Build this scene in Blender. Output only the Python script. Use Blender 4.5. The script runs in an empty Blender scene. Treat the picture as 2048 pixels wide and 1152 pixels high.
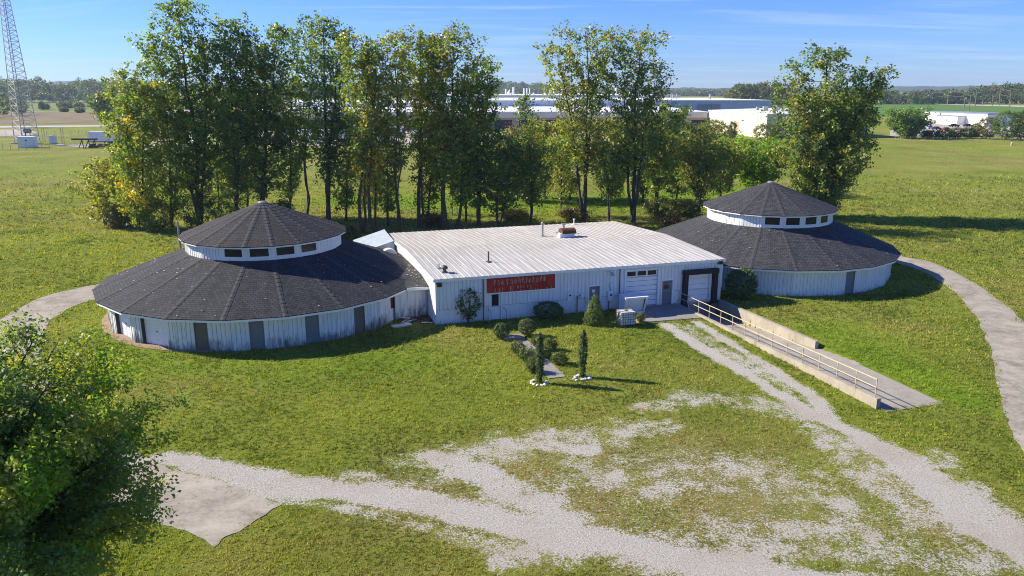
import bpy, math, random
import numpy as np
from mathutils import Vector, Matrix

# ------------------------------------------------------------------ camera, sky, sun, exposure
S = bpy.context.scene
COL = S.collection
F, HY, H = 1550.0, 178.0, 17.4            # focal length and horizon line in photo pixels, height of the drone in metres
PITCH = math.atan((576 - HY) / F)
cam_data = bpy.data.cameras.new("camera")
cam = bpy.data.objects.new("camera", cam_data)
COL.objects.link(cam)
cam.location = (0, 0, H)
cam.rotation_euler = (math.pi / 2 - PITCH, 0, 0)
cam_data.sensor_width = 36
cam_data.lens = F / 2048 * 36
cam_data.clip_start = 0.5
cam_data.clip_end = 20000
S.camera = cam

SUN_EL = math.radians(32.0)
SUN_H = Vector((-0.968, 0.25))
SUN_AZ = math.atan2(SUN_H.x, SUN_H.y)
W = bpy.data.worlds.new("World")
S.world = W
W.use_nodes = True
wn, wl = W.node_tree.nodes, W.node_tree.links
wn.clear()
w_out = wn.new("ShaderNodeOutputWorld")
w_bg = wn.new("ShaderNodeBackground")
w_bg.inputs["Strength"].default_value = 0.10
sky = wn.new("ShaderNodeTexSky")
sky.sky_type = 'NISHITA'
sky.sun_disc = False
sky.sun_elevation = SUN_EL
sky.sun_rotation = SUN_AZ
sky.altitude = 200
sky.air_density = 1.0
sky.dust_density = 0.0
sky.ozone_density = 3.2
# thin streaks of cirrus, laid out on a plane high above the place
tc = wn.new("ShaderNodeTexCoord")
sep = wn.new("ShaderNodeSeparateXYZ")
wl.new(tc.outputs["Generated"], sep.inputs[0])
def wmath(op, a, b=None, clamp=False):
    n = wn.new("ShaderNodeMath"); n.operation = op; n.use_clamp = clamp
    for k, v in enumerate((a, b)):
        if v is None: continue
        if isinstance(v, (int, float)): n.inputs[k].default_value = v
        else: wl.new(v, n.inputs[k])
    return n.outputs[0]
zz = wmath('ADD', sep.outputs["Z"], 0.06)
comb = wn.new("ShaderNodeCombineXYZ")
wl.new(wmath('DIVIDE', sep.outputs["X"], zz), comb.inputs[0])
wl.new(wmath('DIVIDE', sep.outputs["Y"], zz), comb.inputs[1])
mp = wn.new("ShaderNodeMapping")
wl.new(comb.outputs[0], mp.inputs[0])
mp.inputs["Rotation"].default_value = (0, 0, 0.25)
mp.inputs["Scale"].default_value = (0.35, 1.3, 1)
nz = wn.new("ShaderNodeTexNoise")
nz.inputs["Scale"].default_value = 1.1
nz.inputs["Detail"].default_value = 9
nz.inputs["Roughness"].default_value = 0.62
nz.inputs["Distortion"].default_value = 0.6
wl.new(mp.outputs[0], nz.inputs["Vector"])
cr = wn.new("ShaderNodeMapRange")
cr.inputs["From Min"].default_value = 0.50
cr.inputs["From Max"].default_value = 0.86
cr.inputs["To Max"].default_value = 0.55
wl.new(nz.outputs[0], cr.inputs["Value"])
mixs = wn.new("ShaderNodeMix"); mixs.data_type = 'RGBA'
wl.new(cr.outputs[0], mixs.inputs["Factor"])
hs = wn.new("ShaderNodeHueSaturation"); hs.inputs["Saturation"].default_value = 1.15
wl.new(sky.outputs[0], hs.inputs["Color"])
tn = wn.new("ShaderNodeMix"); tn.data_type = 'RGBA'; tn.blend_type = 'MULTIPLY'; tn.inputs["Factor"].default_value = 1.0
wl.new(hs.outputs[0], tn.inputs["A"]); tn.inputs["B"].default_value = (0.335, 0.478, 0.91, 1)
wl.new(tn.outputs["Result"], mixs.inputs["A"])
mixs.inputs["B"].default_value = (3.9, 4.6, 5.6, 1)
wl.new(mixs.outputs["Result"], w_bg.inputs["Color"])
wl.new(w_bg.outputs[0], w_out.inputs[0])

sun_data = bpy.data.lights.new("sun", 'SUN')
sun_data.energy = 5.0
sun_data.angle = math.radians(0.5)
sun_data.color = (1.0, 0.90, 0.73)
sun = bpy.data.objects.new("sun", sun_data)
COL.objects.link(sun)
sv = Vector((SUN_H.x * math.cos(SUN_EL), SUN_H.y * math.cos(SUN_EL), math.sin(SUN_EL))).normalized()
sun.rotation_euler = sv.to_track_quat('Z', 'Y').to_euler()
sun.location = (-60, 20, 60)

S.view_settings.view_transform = 'Standard'
S.view_settings.look = 'None'
S.view_settings.exposure = 0.97
S.view_settings.gamma = 1
S.view_settings.use_curve_mapping = False
S.cycles.use_denoising = True
S.cycles.denoising_prefilter = 'NONE'
S.cycles.sample_clamp_indirect = 4
S.cycles.max_bounces = 6
S.cycles.diffuse_bounces = 4
S.cycles.glossy_bounces = 2
S.cycles.transmission_bounces = 3
S.cycles.volume_bounces = 0
S.cycles.transparent_max_bounces = 6
S.cycles.use_adaptive_sampling = True
S.cycles.adaptive_threshold = 0.006
S.cycles.filter_width = 1.0

# ------------------------------------------------------------------ measuring helpers
FWD = np.array([0, math.cos(PITCH), -math.sin(PITCH)])
UPV = np.array([0, math.sin(PITCH), math.cos(PITCH)])
def ray(x, y):
    return FWD * F + np.array([1.0, 0, 0]) * (x - 1024) - UPV * (y - 576)
def at(x, y, z=0.0):
    """the point at height z that the photo shows at pixel x, y"""
    d = ray(x, y)
    return np.array([0, 0, H]) + d * ((z - H) / d[2])
def at_depth(x, y, Y):
    d = ray(x, y)
    return np.array([0, 0, H]) + d * (Y / d[1])
def mpp(x, y):
    """metres per photo pixel at the ground point under pixel x, y"""
    p = at(x, y)
    return float((p - np.array([0, 0, H])) @ FWD) / F

# ------------------------------------------------------------------ mesh helpers
class MB:
    def __init__(s):
        s.v, s.f, s.uv, s.dark = [], [], [], set()
    def face(s, pts, uv=None):
        i = len(s.v)
        s.v.extend([tuple(p) for p in pts])
        s.f.append(tuple(range(i, i + len(pts))))
        s.uv.append(uv if uv else [(0, 0)] * len(pts))
    def hexa(s, p):
        """p: 8 corners, bottom 4 counter-clockwise then top 4"""
        for q in ((3, 2, 1, 0), (4, 5, 6, 7), (0, 1, 5, 4), (1, 2, 6, 5), (2, 3, 7, 6), (3, 0, 4, 7)):
            s.face([p[k] for k in q])
    def box(s, x0, y0, z0, x1, y1, z1):
        s.hexa([(x0, y0, z0), (x1, y0, z0), (x1, y1, z0), (x0, y1, z0), (x0, y0, z1), (x1, y0, z1), (x1, y1, z1), (x0, y1, z1)])
    def tube(s, pts, radii, n=8, caps=True):
        pts = [Vector(p) for p in pts]
        if not hasattr(radii, '__len__'): radii = [radii] * len(pts)
        base = len(s.v)
        for i, p in enumerate(pts):
            t = (pts[min(i + 1, len(pts) - 1)] - pts[max(i - 1, 0)])
            if t.length < 1e-9: t = Vector((0, 0, 1))
            t.normalize()
            a = t.cross(Vector((0, 0, 1)) if abs(t.z) < 0.9 else Vector((1, 0, 0))).normalized()
            b = t.cross(a)
            for k in range(n):
                w = 2 * math.pi * k / n
                s.v.append(tuple(p + (a * math.cos(w) + b * math.sin(w)) * radii[i]))
        for i in range(len(pts) - 1):
            for k in range(n):
                q = (base + i * n + k, base + i * n + (k + 1) % n, base + (i + 1) * n + (k + 1) % n, base + (i + 1) * n + k)
                s.f.append(q); s.uv.append([(0, 0)] * 4)
        if caps:
            s.f.append(tuple(base + k for k in reversed(range(n)))); s.uv.append([(0, 0)] * n)
            e = base + (len(pts) - 1) * n
            s.f.append(tuple(e + k for k in range(n))); s.uv.append([(0, 0)] * n)
    def lathe(s, prof, n=16, c=(0, 0, 0)):
        base = len(s.v)
        for r, z in prof:
            for k in range(n):
                w = 2 * math.pi * k / n
                s.v.append((c[0] + r * math.cos(w), c[1] + r * math.sin(w), c[2] + z))
        for i in range(len(prof) - 1):
            for k in range(n):
                s.f.append((base + i * n + k, base + i * n + (k + 1) % n, base + (i + 1) * n + (k + 1) % n, base + (i + 1) * n + k))
                s.uv.append([(0, 0)] * 4)
        e = base + (len(prof) - 1) * n
        s.f.append(tuple(e + k for k in range(n))); s.uv.append([(0, 0)] * n)
        s.f.append(tuple(base + k for k in reversed(range(n)))); s.uv.append([(0, 0)] * n)
    def xf(s, fn, start=0):
        for i in range(start, len(s.v)): s.v[i] = tuple(fn(s.v[i]))
        return s
    def build(s, name, mat, parent=None, smooth=False, bevel=0):
        me = bpy.data.meshes.new(name)
        me.from_pydata(s.v, [], s.f)
        ul = me.uv_layers.new(name="uv")
        flat = [c for f in s.uv for p in f for c in p]
        ul.data.foreach_set("uv", flat)
        if mat: me.materials.append(mat)
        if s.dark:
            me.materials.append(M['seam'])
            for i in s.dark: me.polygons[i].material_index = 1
        if smooth: me.polygons.foreach_set("use_smooth", [True] * len(me.polygons))
        o = bpy.data.objects.new(name, me)
        COL.objects.link(o)
        if parent: o.parent = parent
        if bevel:
            m = o.modifiers.new("bevel", 'BEVEL'); m.width = bevel; m.segments = 2; m.limit_method = 'ANGLE'
        return o

def tag(o, label=None, cat=None, group=None, kind=None):
    if label: o["label"] = label
    if cat: o["category"] = cat
    if group: o["group"] = group
    if kind: o["kind"] = kind
    return o
def empty(name, loc, label=None, cat=None, group=None, rz=0):
    o = bpy.data.objects.new(name, None)
    COL.objects.link(o)
    o.empty_display_size = 0.3
    o.location = (float(loc[0]), float(loc[1]), float(loc[2]) if len(loc) > 2 else 0.0)
    o.rotation_euler = (0, 0, rz)
    return tag(o, label, cat, group)
def np_mesh(name, verts, k, mat, parent=None, tint=None):
    """mesh of unconnected faces of k corners each from an (n*k, 3) array"""
    n = len(verts) // k
    me = bpy.data.meshes.new(name)
    me.vertices.add(n * k)
    me.vertices.foreach_set("co", np.ascontiguousarray(verts, dtype=np.float32).ravel())
    me.loops.add(n * k)
    me.loops.foreach_set("vertex_index", np.arange(n * k, dtype=np.int32))
    me.polygons.add(n)
    me.polygons.foreach_set("loop_start", np.arange(0, n * k, k, dtype=np.int32))
    me.update(calc_edges=True)
    if tint is not None:
        a = me.attributes.new("tint", 'FLOAT_COLOR', 'POINT')
        c = np.ones((n * k, 4), np.float32); c[:, :3] = tint
        a.data.foreach_set("color", c.ravel())
    if mat: me.materials.append(mat)
    o = bpy.data.objects.new(name, me)
    COL.objects.link(o)
    if parent: o.parent = parent
    return o
def copy_tree(o, parent=None):
    c = o.copy(); COL.objects.link(c); c.parent = parent
    for ch in list(o.children): copy_tree(ch, c)
    return c

# ------------------------------------------------------------------ value noise (numpy)
def _h(ix, iy, seed):
    n = (ix.astype(np.int64) * 374761393 + iy.astype(np.int64) * 668265263 + seed * 974634777) & 0xffffffff
    n = ((n ^ (n >> 13)) * 1274126177) & 0xffffffff
    return ((n ^ (n >> 16)) & 0xffff) / 65535.0
def vnoise(x, y, scale, seed=0):
    x = np.asarray(x) / scale; y = np.asarray(y) / scale
    ix, iy = np.floor(x), np.floor(y)
    fx, fy = x - ix, y - iy
    fx = fx * fx * (3 - 2 * fx); fy = fy * fy * (3 - 2 * fy)
    a = _h(ix, iy, seed); b = _h(ix + 1, iy, seed); c = _h(ix, iy + 1, seed); d = _h(ix + 1, iy + 1, seed)
    return (a * (1 - fx) + b * fx) * (1 - fy) + (c * (1 - fx) + d * fx) * fy
def fbm(x, y, scale, seed=0, oct=4):
    s, a, t = 0, 1, 0
    for k in range(oct):
        s = s + a * vnoise(x, y, scale / 2 ** k, seed + k * 17); t += a; a *= 0.55
    return s / t

# ------------------------------------------------------------------ material helpers
class NT:
    def __init__(s, name):
        s.m = bpy.data.materials.new(name); s.m.use_nodes = True
        s.n, s.l = s.m.node_tree.nodes, s.m.node_tree.links
        s.n.clear()
        s.out = s.n.new("ShaderNodeOutputMaterial")
        s.b = s.n.new("ShaderNodeBsdfPrincipled")
        s.l.new(s.b.outputs[0], s.out.inputs[0])
    def put(s, v, sock):
        if isinstance(v, (int, float)): sock.default_value = v
        elif isinstance(v, (tuple, list)): sock.default_value = tuple(v) + ((1,) if len(v) == 3 and len(sock.default_value) == 4 else ())
        else: s.l.new(v, sock)
    def pos(s, obj=False):
        if obj:
            return s.n.new("ShaderNodeTexCoord").outputs["Object"]
        return s.n.new("ShaderNodeNewGeometry").outputs["Position"]
    def mapping(s, vec, scale=(1, 1, 1), rot=(0, 0, 0), loc=(0, 0, 0)):
        m = s.n.new("ShaderNodeMapping"); s.put(vec, m.inputs[0])
        m.inputs["Scale"].default_value = scale; m.inputs["Rotation"].default_value = rot; m.inputs["Location"].default_value = loc
        return m.outputs[0]
    def noise(s, vec, scale, detail=4, rough=0.55, dist=0.0):
        t = s.n.new("ShaderNodeTexNoise"); s.put(vec, t.inputs["Vector"])
        t.inputs["Scale"].default_value = scale; t.inputs["Detail"].default_value = detail
        t.inputs["Roughness"].default_value = rough; t.inputs["Distortion"].default_value = dist
        return t.outputs[0]
    def math(s, op, a, b=0.0, clamp=False):
        t = s.n.new("ShaderNodeMath"); t.operation = op; t.use_clamp = clamp
        s.put(a, t.inputs[0]); s.put(b, t.inputs[1])
        return t.outputs[0]
    def rng(s, v, a, b, c=0.0, d=1.0, smooth=False):
        t = s.n.new("ShaderNodeMapRange"); s.put(v, t.inputs["Value"])
        if smooth: t.interpolation_type = 'SMOOTHSTEP'
        t.inputs["From Min"].default_value = a; t.inputs["From Max"].default_value = b
        t.inputs["To Min"].default_value = c; t.inputs["To Max"].default_value = d
        return t.outputs[0]
    def mix(s, f, a, b, blend='MIX'):
        t = s.n.new("ShaderNodeMix"); t.data_type = 'RGBA'; t.blend_type = blend; t.clamp_factor = True
        s.put(f, t.inputs["Factor"])
        ia, ib = [i for i in t.inputs if i.name == "A" and i.type == 'RGBA'][0], [i for i in t.inputs if i.name == "B" and i.type == 'RGBA'][0]
        s.put(a, ia); s.put(b, ib)
        return [o for o in t.outputs if o.type == 'RGBA'][0]
    def ramp(s, f, stops):
        t = s.n.new("ShaderNodeValToRGB"); s.put(f, t.inputs[0])
        e = t.color_ramp.elements
        while len(e) < len(stops): e.new(0.5)
        for k, (p, c) in enumerate(stops):
            e[k].position = p; e[k].color = tuple(c) + (1,)
        return t.outputs[0]
    def attr(s, name):
        t = s.n.new("ShaderNodeAttribute"); t.attribute_name = name
        return t
    def sepxyz(s, v):
        t = s.n.new("ShaderNodeSeparateXYZ"); s.put(v, t.inputs[0]); return t.outputs
    def bump(s, h, strength=0.3, dist=0.02):
        t = s.n.new("ShaderNodeBump"); s.put(h, t.inputs["Height"])
        t.inputs["Strength"].default_value = strength; t.inputs["Distance"].default_value = dist
        s.l.new(t.outputs[0], s.b.inputs["Normal"])
    def fin(s, color, rough=0.8, metal=0.0, spec=0.3):
        s.put(color, s.b.inputs["Base Color"]); s.put(rough, s.b.inputs["Roughness"])
        s.b.inputs["Metallic"].default_value = metal
        s.b.inputs["Specular IOR Level"].default_value = spec
        return s.m

def paint(name, col, rough=0.6, var=0.12, scale=3.0, metal=0.0, spec=0.35):
    """a painted or plain surface with uneven tone and slight grain"""
    t = NT(name)
    p = t.pos(True)
    n1 = t.noise(p, scale, 5, 0.6)
    n2 = t.noise(p, scale * 9, 3, 0.6)
    f = t.math('ADD', t.math('MULTIPLY', n1, 0.7), t.math('MULTIPLY', n2, 0.3))
    lo = [c * (1 - var * 1.6) for c in col]; hi = [min(1, c * (1 + var)) for c in col]
    c = t.ramp(f, [(0.3, lo), (0.7, hi)])
    t.bump(n2, 0.12, 0.01)
    return t.fin(c, rough, metal, spec)

def mat_siding(name, base=(0.74, 0.75, 0.74), mildew=0.0, zlo=0.0, zhi=1.4):
    """white painted vertical boards: streaky weathering, grey wood showing, mildew climbing from the bottom"""
    t = NT(name)
    p = t.pos(True)
    st = t.noise(t.mapping(p, (7, 7, 0.55)), 1.0, 6, 0.65)
    big = t.noise(p, 0.35, 3, 0.5)
    c = t.ramp(st, [(0.3, [b * 0.84 for b in base]), (0.62, base)])
    c = t.mix(t.rng(big, 0.35, 0.75, 0, 0.25), c, [b * 0.86 for b in base])
    # worn vertical streaks of bare grey wood
    worn = t.noise(t.mapping(p, (11, 11, 0.9)), 1.0, 8, 0.72)
    wf = t.math('MULTIPLY', t.rng(worn, 0.57, 0.7, 0, 1), t.rng(big, 0.4, 0.65, 0.15, 0.8))
    c = t.mix(wf, c, (0.36, 0.37, 0.37))
    if mildew > 0:
        z = t.sepxyz(p)[2]
        g = t.rng(z, zhi, zlo, 0, 1)
        pat = t.noise(t.mapping(p, (4.5, 4.5, 1.1)), 1.0, 8, 0.7)
        big2 = t.noise(p, 0.55, 3, 0.5)
        m = t.math('ADD', t.math('MULTIPLY', g, 0.36), t.math('ADD', t.math('MULTIPLY', pat, 0.75), t.math('MULTIPLY', big2, 0.5)))
        mf = t.rng(m, 0.80, 1.02, 0, mildew)
        c = t.mix(mf, c, (0.09, 0.10, 0.085))
    t.bump(st, 0.25, 0.01)
    return t.fin(c, 0.7, 0, 0.25)

def mat_shingle(name, lo, hi, brown=0.0):
    """asphalt shingles in courses; uv: x along the eave, y up the slope, in metres"""
    t = NT(name)
    uv = t.n.new("ShaderNodeUVMap").outputs[0]
    br = t.n.new("ShaderNodeTexBrick")
    t.put(uv, br.inputs["Vector"])
    br.inputs["Scale"].default_value = 1.0
    br.inputs["Brick Width"].default_value = 0.33
    br.inputs["Row Height"].default_value = 0.24
    br.inputs["Mortar Size"].default_value = 0.024
    br.inputs["Mortar Smooth"].default_value = 0.3
    br.inputs["Bias"].default_value = 0.0
    br.inputs["Color1"].default_value = (0, 0, 0, 1)
    br.inputs["Color2"].default_value = (1, 1, 1, 1)
    br.inputs["Mortar"].default_value = (0.5, 0.5, 0.5, 1)
    p = t.pos(True)
    n1 = t.noise(p, 0.55, 5, 0.6)
    n2 = t.noise(p, 9, 5, 0.7)
    sp = t.n.new("ShaderNodeSeparateColor"); t.put(br.outputs["Color"], sp.inputs[0])
    f = t.math('ADD', t.math('MULTIPLY', sp.outputs[0], 0.34), t.math('ADD', t.math('MULTIPLY', n1, 0.4), t.math('MULTIPLY', n2, 0.36)))
    c = t.ramp(f, [(0.28, lo), (0.82, hi)])
    stk = t.noise(t.mapping(uv, (1.6, 0.16, 1)), 1.0, 6, 0.65)
    c = t.mix(t.rng(stk, 0.48, 0.72, 0, 0.45), c, [x * 1.25 for x in hi])
    c = t.mix(t.rng(stk, 0.46, 0.28, 0, 0.5), c, [x * 0.9 for x in lo])
    if brown:
        c = t.mix(t.rng(t.noise(p, 0.4, 3, 0.5), 0.4, 0.66, 0, brown), c, (0.060, 0.043, 0.036))
    c = t.mix(t.math('MULTIPLY', br.outputs["Fac"], 0.9), c, [x * 0.3 for x in lo])
    # each course is a saw-tooth step, thick at its lower edge
    v = t.sepxyz(uv)[1]
    saw = t.math('FRACT', t.math('DIVIDE', v, 0.24))
    hgt = t.math('ADD', t.math('MULTIPLY', t.math('SUBTRACT', 1.0, saw), 0.7), t.math('MULTIPLY', n2, 0.5))
    t.bump(hgt, 0.55, 0.02)
    return t.fin(c, 0.85, 0, 0.25)

def mat_leaf(name, gloss=0.40, trans=0.5):
    t = NT(name)
    a = t.attr("tint")
    t.put(a.outputs["Color"], t.b.inputs["Base Color"])
    t.b.inputs["Roughness"].default_value = gloss
    t.b.inputs["Specular IOR Level"].default_value = 0.5
    tr = t.n.new("ShaderNodeBsdfTranslucent")
    t.put(t.mix(1.0, a.outputs["Color"], (1.5, 1.35, 0.6), 'MULTIPLY'), tr.inputs[0])
    mx = t.n.new("ShaderNodeMixShader"); mx.inputs[0].default_value = trans
    t.l.new(t.b.outputs[0], mx.inputs[1]); t.l.new(tr.outputs[0], mx.inputs[2])
    t.l.new(mx.outputs[0], t.out.inputs[0])
    return t.m

def mat_glass(name, col=(0.012, 0.013, 0.014)):
    t = NT(name)
    n = t.noise(t.pos(True), 1.2, 3, 0.5)
    c = t.ramp(n, [(0.35, col), (0.7, [x * 2.4 for x in col])])
    return t.fin(c, 0.12, 0, 0.18)
def mat_concrete(name, col, stain=0.5):
    t = NT(name)
    p = t.pos()
    n1 = t.noise(p, 0.5, 6, 0.62); n2 = t.noise(p, 6, 6, 0.7); n3 = t.noise(p, 45, 3, 0.6)
    c = t.ramp(t.math('ADD', t.math('MULTIPLY', n1, 0.55), t.math('MULTIPLY', n2, 0.45)), [(0.32, [x * 0.6 for x in col]), (0.62, col)])
    c = t.mix(t.math('MULTIPLY', t.rng(n3, 0.55, 0.75), 0.35), c, [x * 0.5 for x in col])
    st = t.noise(t.mapping(p, (2.5, 2.5, 0.5)), 1.0, 6, 0.7)
    c = t.mix(t.rng(st, 0.55, 0.72, 0, stain), c, (0.10, 0.09, 0.07))
    t.bump(n2, 0.3, 0.01)
    return t.fin(c, 0.9, 0, 0.2)

M = {}
M['siding_left'] = mat_siding("siding_mildew", (0.78, 0.79, 0.78), 0.9, 0.0, 1.5)
M['siding_right'] = mat_siding("siding_clean", (0.78, 0.80, 0.80), 0.55, 0.0, 0.7)
M['siding_main'] = mat_siding("siding_main", (0.78, 0.79, 0.79), 0.25, 0.0, 0.8)
M['block'] = mat_siding("painted_block", (0.78, 0.79, 0.80), 0.35, 0.0, 0.8)
M['seam'] = paint('shaded_seam', (0.36, 0.37, 0.38), 0.8, 0.3, 3)  # grey for seam strips that paint in the weak shading of the battens
M['trim'] = paint("white_trim", (0.80, 0.81, 0.80), 0.55, 0.06)
M['shingle'] = mat_shingle("charcoal_shingle", (0.017, 0.019, 0.024), (0.056, 0.060, 0.070))
M['shingle_brown'] = mat_shingle("brown_shingle", (0.019, 0.020, 0.023), (0.060, 0.060, 0.065), 0.35)
M['shingle_grey'] = mat_shingle("grey_shingle", (0.026, 0.028, 0.033), (0.078, 0.081, 0.090))
M['cap'] = paint("hip_cap", (0.050, 0.052, 0.057), 0.9, 0.3, 4)
M['grey_door'] = paint("grey_door", (0.17, 0.185, 0.20), 0.5, 0.12, 2)
M['brown_door'] = paint("brown_door", (0.15, 0.125, 0.10), 0.55, 0.15, 2)
M['dark_jamb'] = paint("dark_jamb", (0.05, 0.05, 0.052), 0.7, 0.2)
M['white_door'] = paint("white_door", (0.78, 0.80, 0.82), 0.45, 0.05)
M['glass'] = mat_glass("dark_glass")
M['red_glass'] = mat_glass("red_glass", (0.10, 0.02, 0.025))
M['rubber'] = paint("black_rubber", (0.022, 0.022, 0.026), 0.75, 0.25, 4)
M['steel'] = paint("galvanised", (0.42, 0.42, 0.41), 0.45, 0.15, 5, 0.6)
M['dark_steel'] = paint("dark_steel", (0.12, 0.11, 0.10), 0.6, 0.25, 5, 0.3)
M['rust'] = paint("rusty_steel", (0.13, 0.052, 0.03), 0.85, 0.35, 6)
M['rail'] = paint("cream_rail", (0.52, 0.42, 0.27), 0.5, 0.15, 4)
M['concrete'] = mat_concrete("concrete", (0.36, 0.335, 0.29))
M['wall_conc'] = mat_concrete("retaining_concrete", (0.40, 0.36, 0.29), 0.6)
M['pavement'] = mat_concrete("pavement", (0.30, 0.285, 0.27), 0.4)
M['brown_conc'] = mat_concrete("stained_slab", (0.34, 0.25, 0.18), 0.6)
M['stone'] = paint("white_stone", (0.72, 0.70, 0.65), 0.85, 0.2, 3)
M['bark'] = paint("bark", (0.085, 0.068, 0.052), 0.95, 0.4, 2.5)
M['bark_pale'] = paint("pale_bark", (0.20, 0.175, 0.14), 0.95, 0.4, 2.5)
M['leaf'] = mat_leaf("leaf")
M['blade'] = mat_leaf('grass_blade', 0.7, 0.4)
M['leaf_near'] = mat_leaf('broad_leaf', 0.5, 0.5)
M['leaf_matte'] = mat_leaf("needle", 0.7, 0.12)
M['wood_dark'] = paint("weathered_board", (0.10, 0.075, 0.055), 0.9, 0.5, 4)
M['plastic'] = paint("milky_plastic", (0.72, 0.74, 0.72), 0.4, 0.06)
M['white_metal'] = paint("white_metal", (0.74, 0.76, 0.78), 0.45, 0.1)
M['tower_steel'] = paint('tower_steel', (0.48, 0.48, 0.47), 0.7, 0.1, 1.0)
M['cream_wall'] = paint("cream_wall", (0.62, 0.57, 0.46), 0.7, 0.08, 0.2)
M['tan_wall'] = paint("tan_wall", (0.40, 0.32, 0.22), 0.7, 0.12, 0.2)
M['blue_wall'] = paint("blue_wall", (0.38, 0.46, 0.60), 0.6, 0.08, 0.2)
M['white_wall'] = paint("white_wall", (0.80, 0.80, 0.78), 0.6, 0.06, 0.2)
M['white_roof'] = paint("white_roof", (0.76, 0.77, 0.78), 0.55, 0.1, 0.12)
M['grey_roof'] = paint("grey_roof", (0.22, 0.26, 0.33), 0.5, 0.15, 0.15)
M['shadow_gap'] = paint("dark_opening", (0.03, 0.03, 0.035), 0.8, 0.3)

# ------------------------------------------------------------------ ground
A0 = at(872, 650)[:2]; B0 = at(1440, 600)[:2]
UX = (B0 - A0) / np.linalg.norm(B0 - A0)                 # along the front of the white building
NX = np.array([UX[1], -UX[0]])                           # out of that front, towards the lawn
LEN = float(np.linalg.norm(B0 - A0))
def front(u, v, z=0.0):
    """u metres along the front, v metres out from it"""
    p = A0 + UX * u + NX * v
    return (p[0], p[1], z)
LC, RC = np.array([-20.15, 62.3]), np.array([25.4, 76.2])

def P(*px): return np.array([at(x, y)[:2] for x, y in px])
def dist_poly(x, y, pts, widths):
    """distance to a polyline divided by its half width there"""
    best = np.full(x.shape, 1e9)
    for i in range(len(pts) - 1):
        a, b = pts[i], pts[i + 1]
        ab = b - a; L2 = float(ab @ ab)
        t = np.clip(((x - a[0]) * ab[0] + (y - a[1]) * ab[1]) / L2, 0, 1)
        d = np.hypot(x - a[0] - t * ab[0], y - a[1] - t * ab[1])
        w = widths[i] * (1 - t) + widths[i + 1] * t
        best = np.minimum(best, d / w)
    return best
GRAVEL = [  # centre line in the photo, half widths in metres, how bare
    (P((330, 915), (450, 942), (560, 972), (700, 985), (850, 1002), (1000, 1042), (1200, 1080), (1400, 1130), (1650, 1175), (2100, 1230)), [0.9, 1.05, 1.1, 0.85, 1.1, 1.4, 1.5, 1.3, 1.3, 1.6], 1.0),
    (P((860, 915), (960, 950), (1060, 1000), (1150, 1050)), [1.1, 1.6, 1.8, 1.5], 0.74),
    (P((850, 925), (1000, 905), (1130, 885), (1240, 865), (1340, 852)), [1.6, 2.2, 2.1, 1.8, 1.0], 0.53),
    (P((1020, 885), (1100, 895), (1180, 900)), [0.9, 1.2, 0.8], 0.72),
    (P((1100, 960), (1250, 950), (1400, 950), (1560, 960), (1720, 1010)), [2.6, 3.0, 3.1, 2.9, 2.4], 0.47),
    (P((1280, 815), (1400, 795), (1500, 800), (1620, 840)), [1.0, 1.5, 1.5, 1.2], 0.47),
    (P((1150, 1075), (1350, 1075), (1550, 1075), (1750, 1090), (1950, 1120)), [1.6, 2.1, 2.3, 2.3, 2.3], 0.55),
    (P((1335, 650), (1420, 705), (1500, 752), (1580, 800), (1640, 838)), [0.62, 0.66, 0.70, 0.75, 0.7], 0.84),
    (P((1392, 645), (1470, 692), (1545, 738), (1620, 790), (1660, 835)), [0.5, 0.6, 0.62, 0.65, 0.65], 0.78),
    (P((1360, 648), (1450, 702), (1530, 748), (1610, 798)), [0.9, 0.95, 1.0, 1.0], 0.50),
    (P((1640, 835), (1720, 872), (1800, 920), (1880, 980), (1960, 1040), (2060, 1095)), [0.8, 1.1, 1.3, 1.5, 1.7, 2.0], 0.86),
    (P((1640, 860), (1720, 920), (1800, 1000), (1900, 1090)), [1.4, 1.8, 1.9, 1.9], 0.53),
    (P((1880, 905), (1950, 990), (2060, 1070)), [0.6, 1.2, 1.6], 0.50),
    (P((560, 1000), (700, 1018), (830, 1050), (960, 1085), (1100, 1110)), [0.4, 0.5, 0.5, 0.9, 1.1], 0.52),
    (P((1000, 1120), (1060, 1105), (1140, 1110)), [0.9, 0.9, 0.8], 0.48),
    (P((700, 955), (790, 975), (900, 960)), [0.8, 0.9, 0.9], 0.50),
]
TUFT_GAPS = None
LUSHLINE = P((700, 400), (900, 408), (1100, 408), (1300, 398), (1480, 388))
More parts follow.
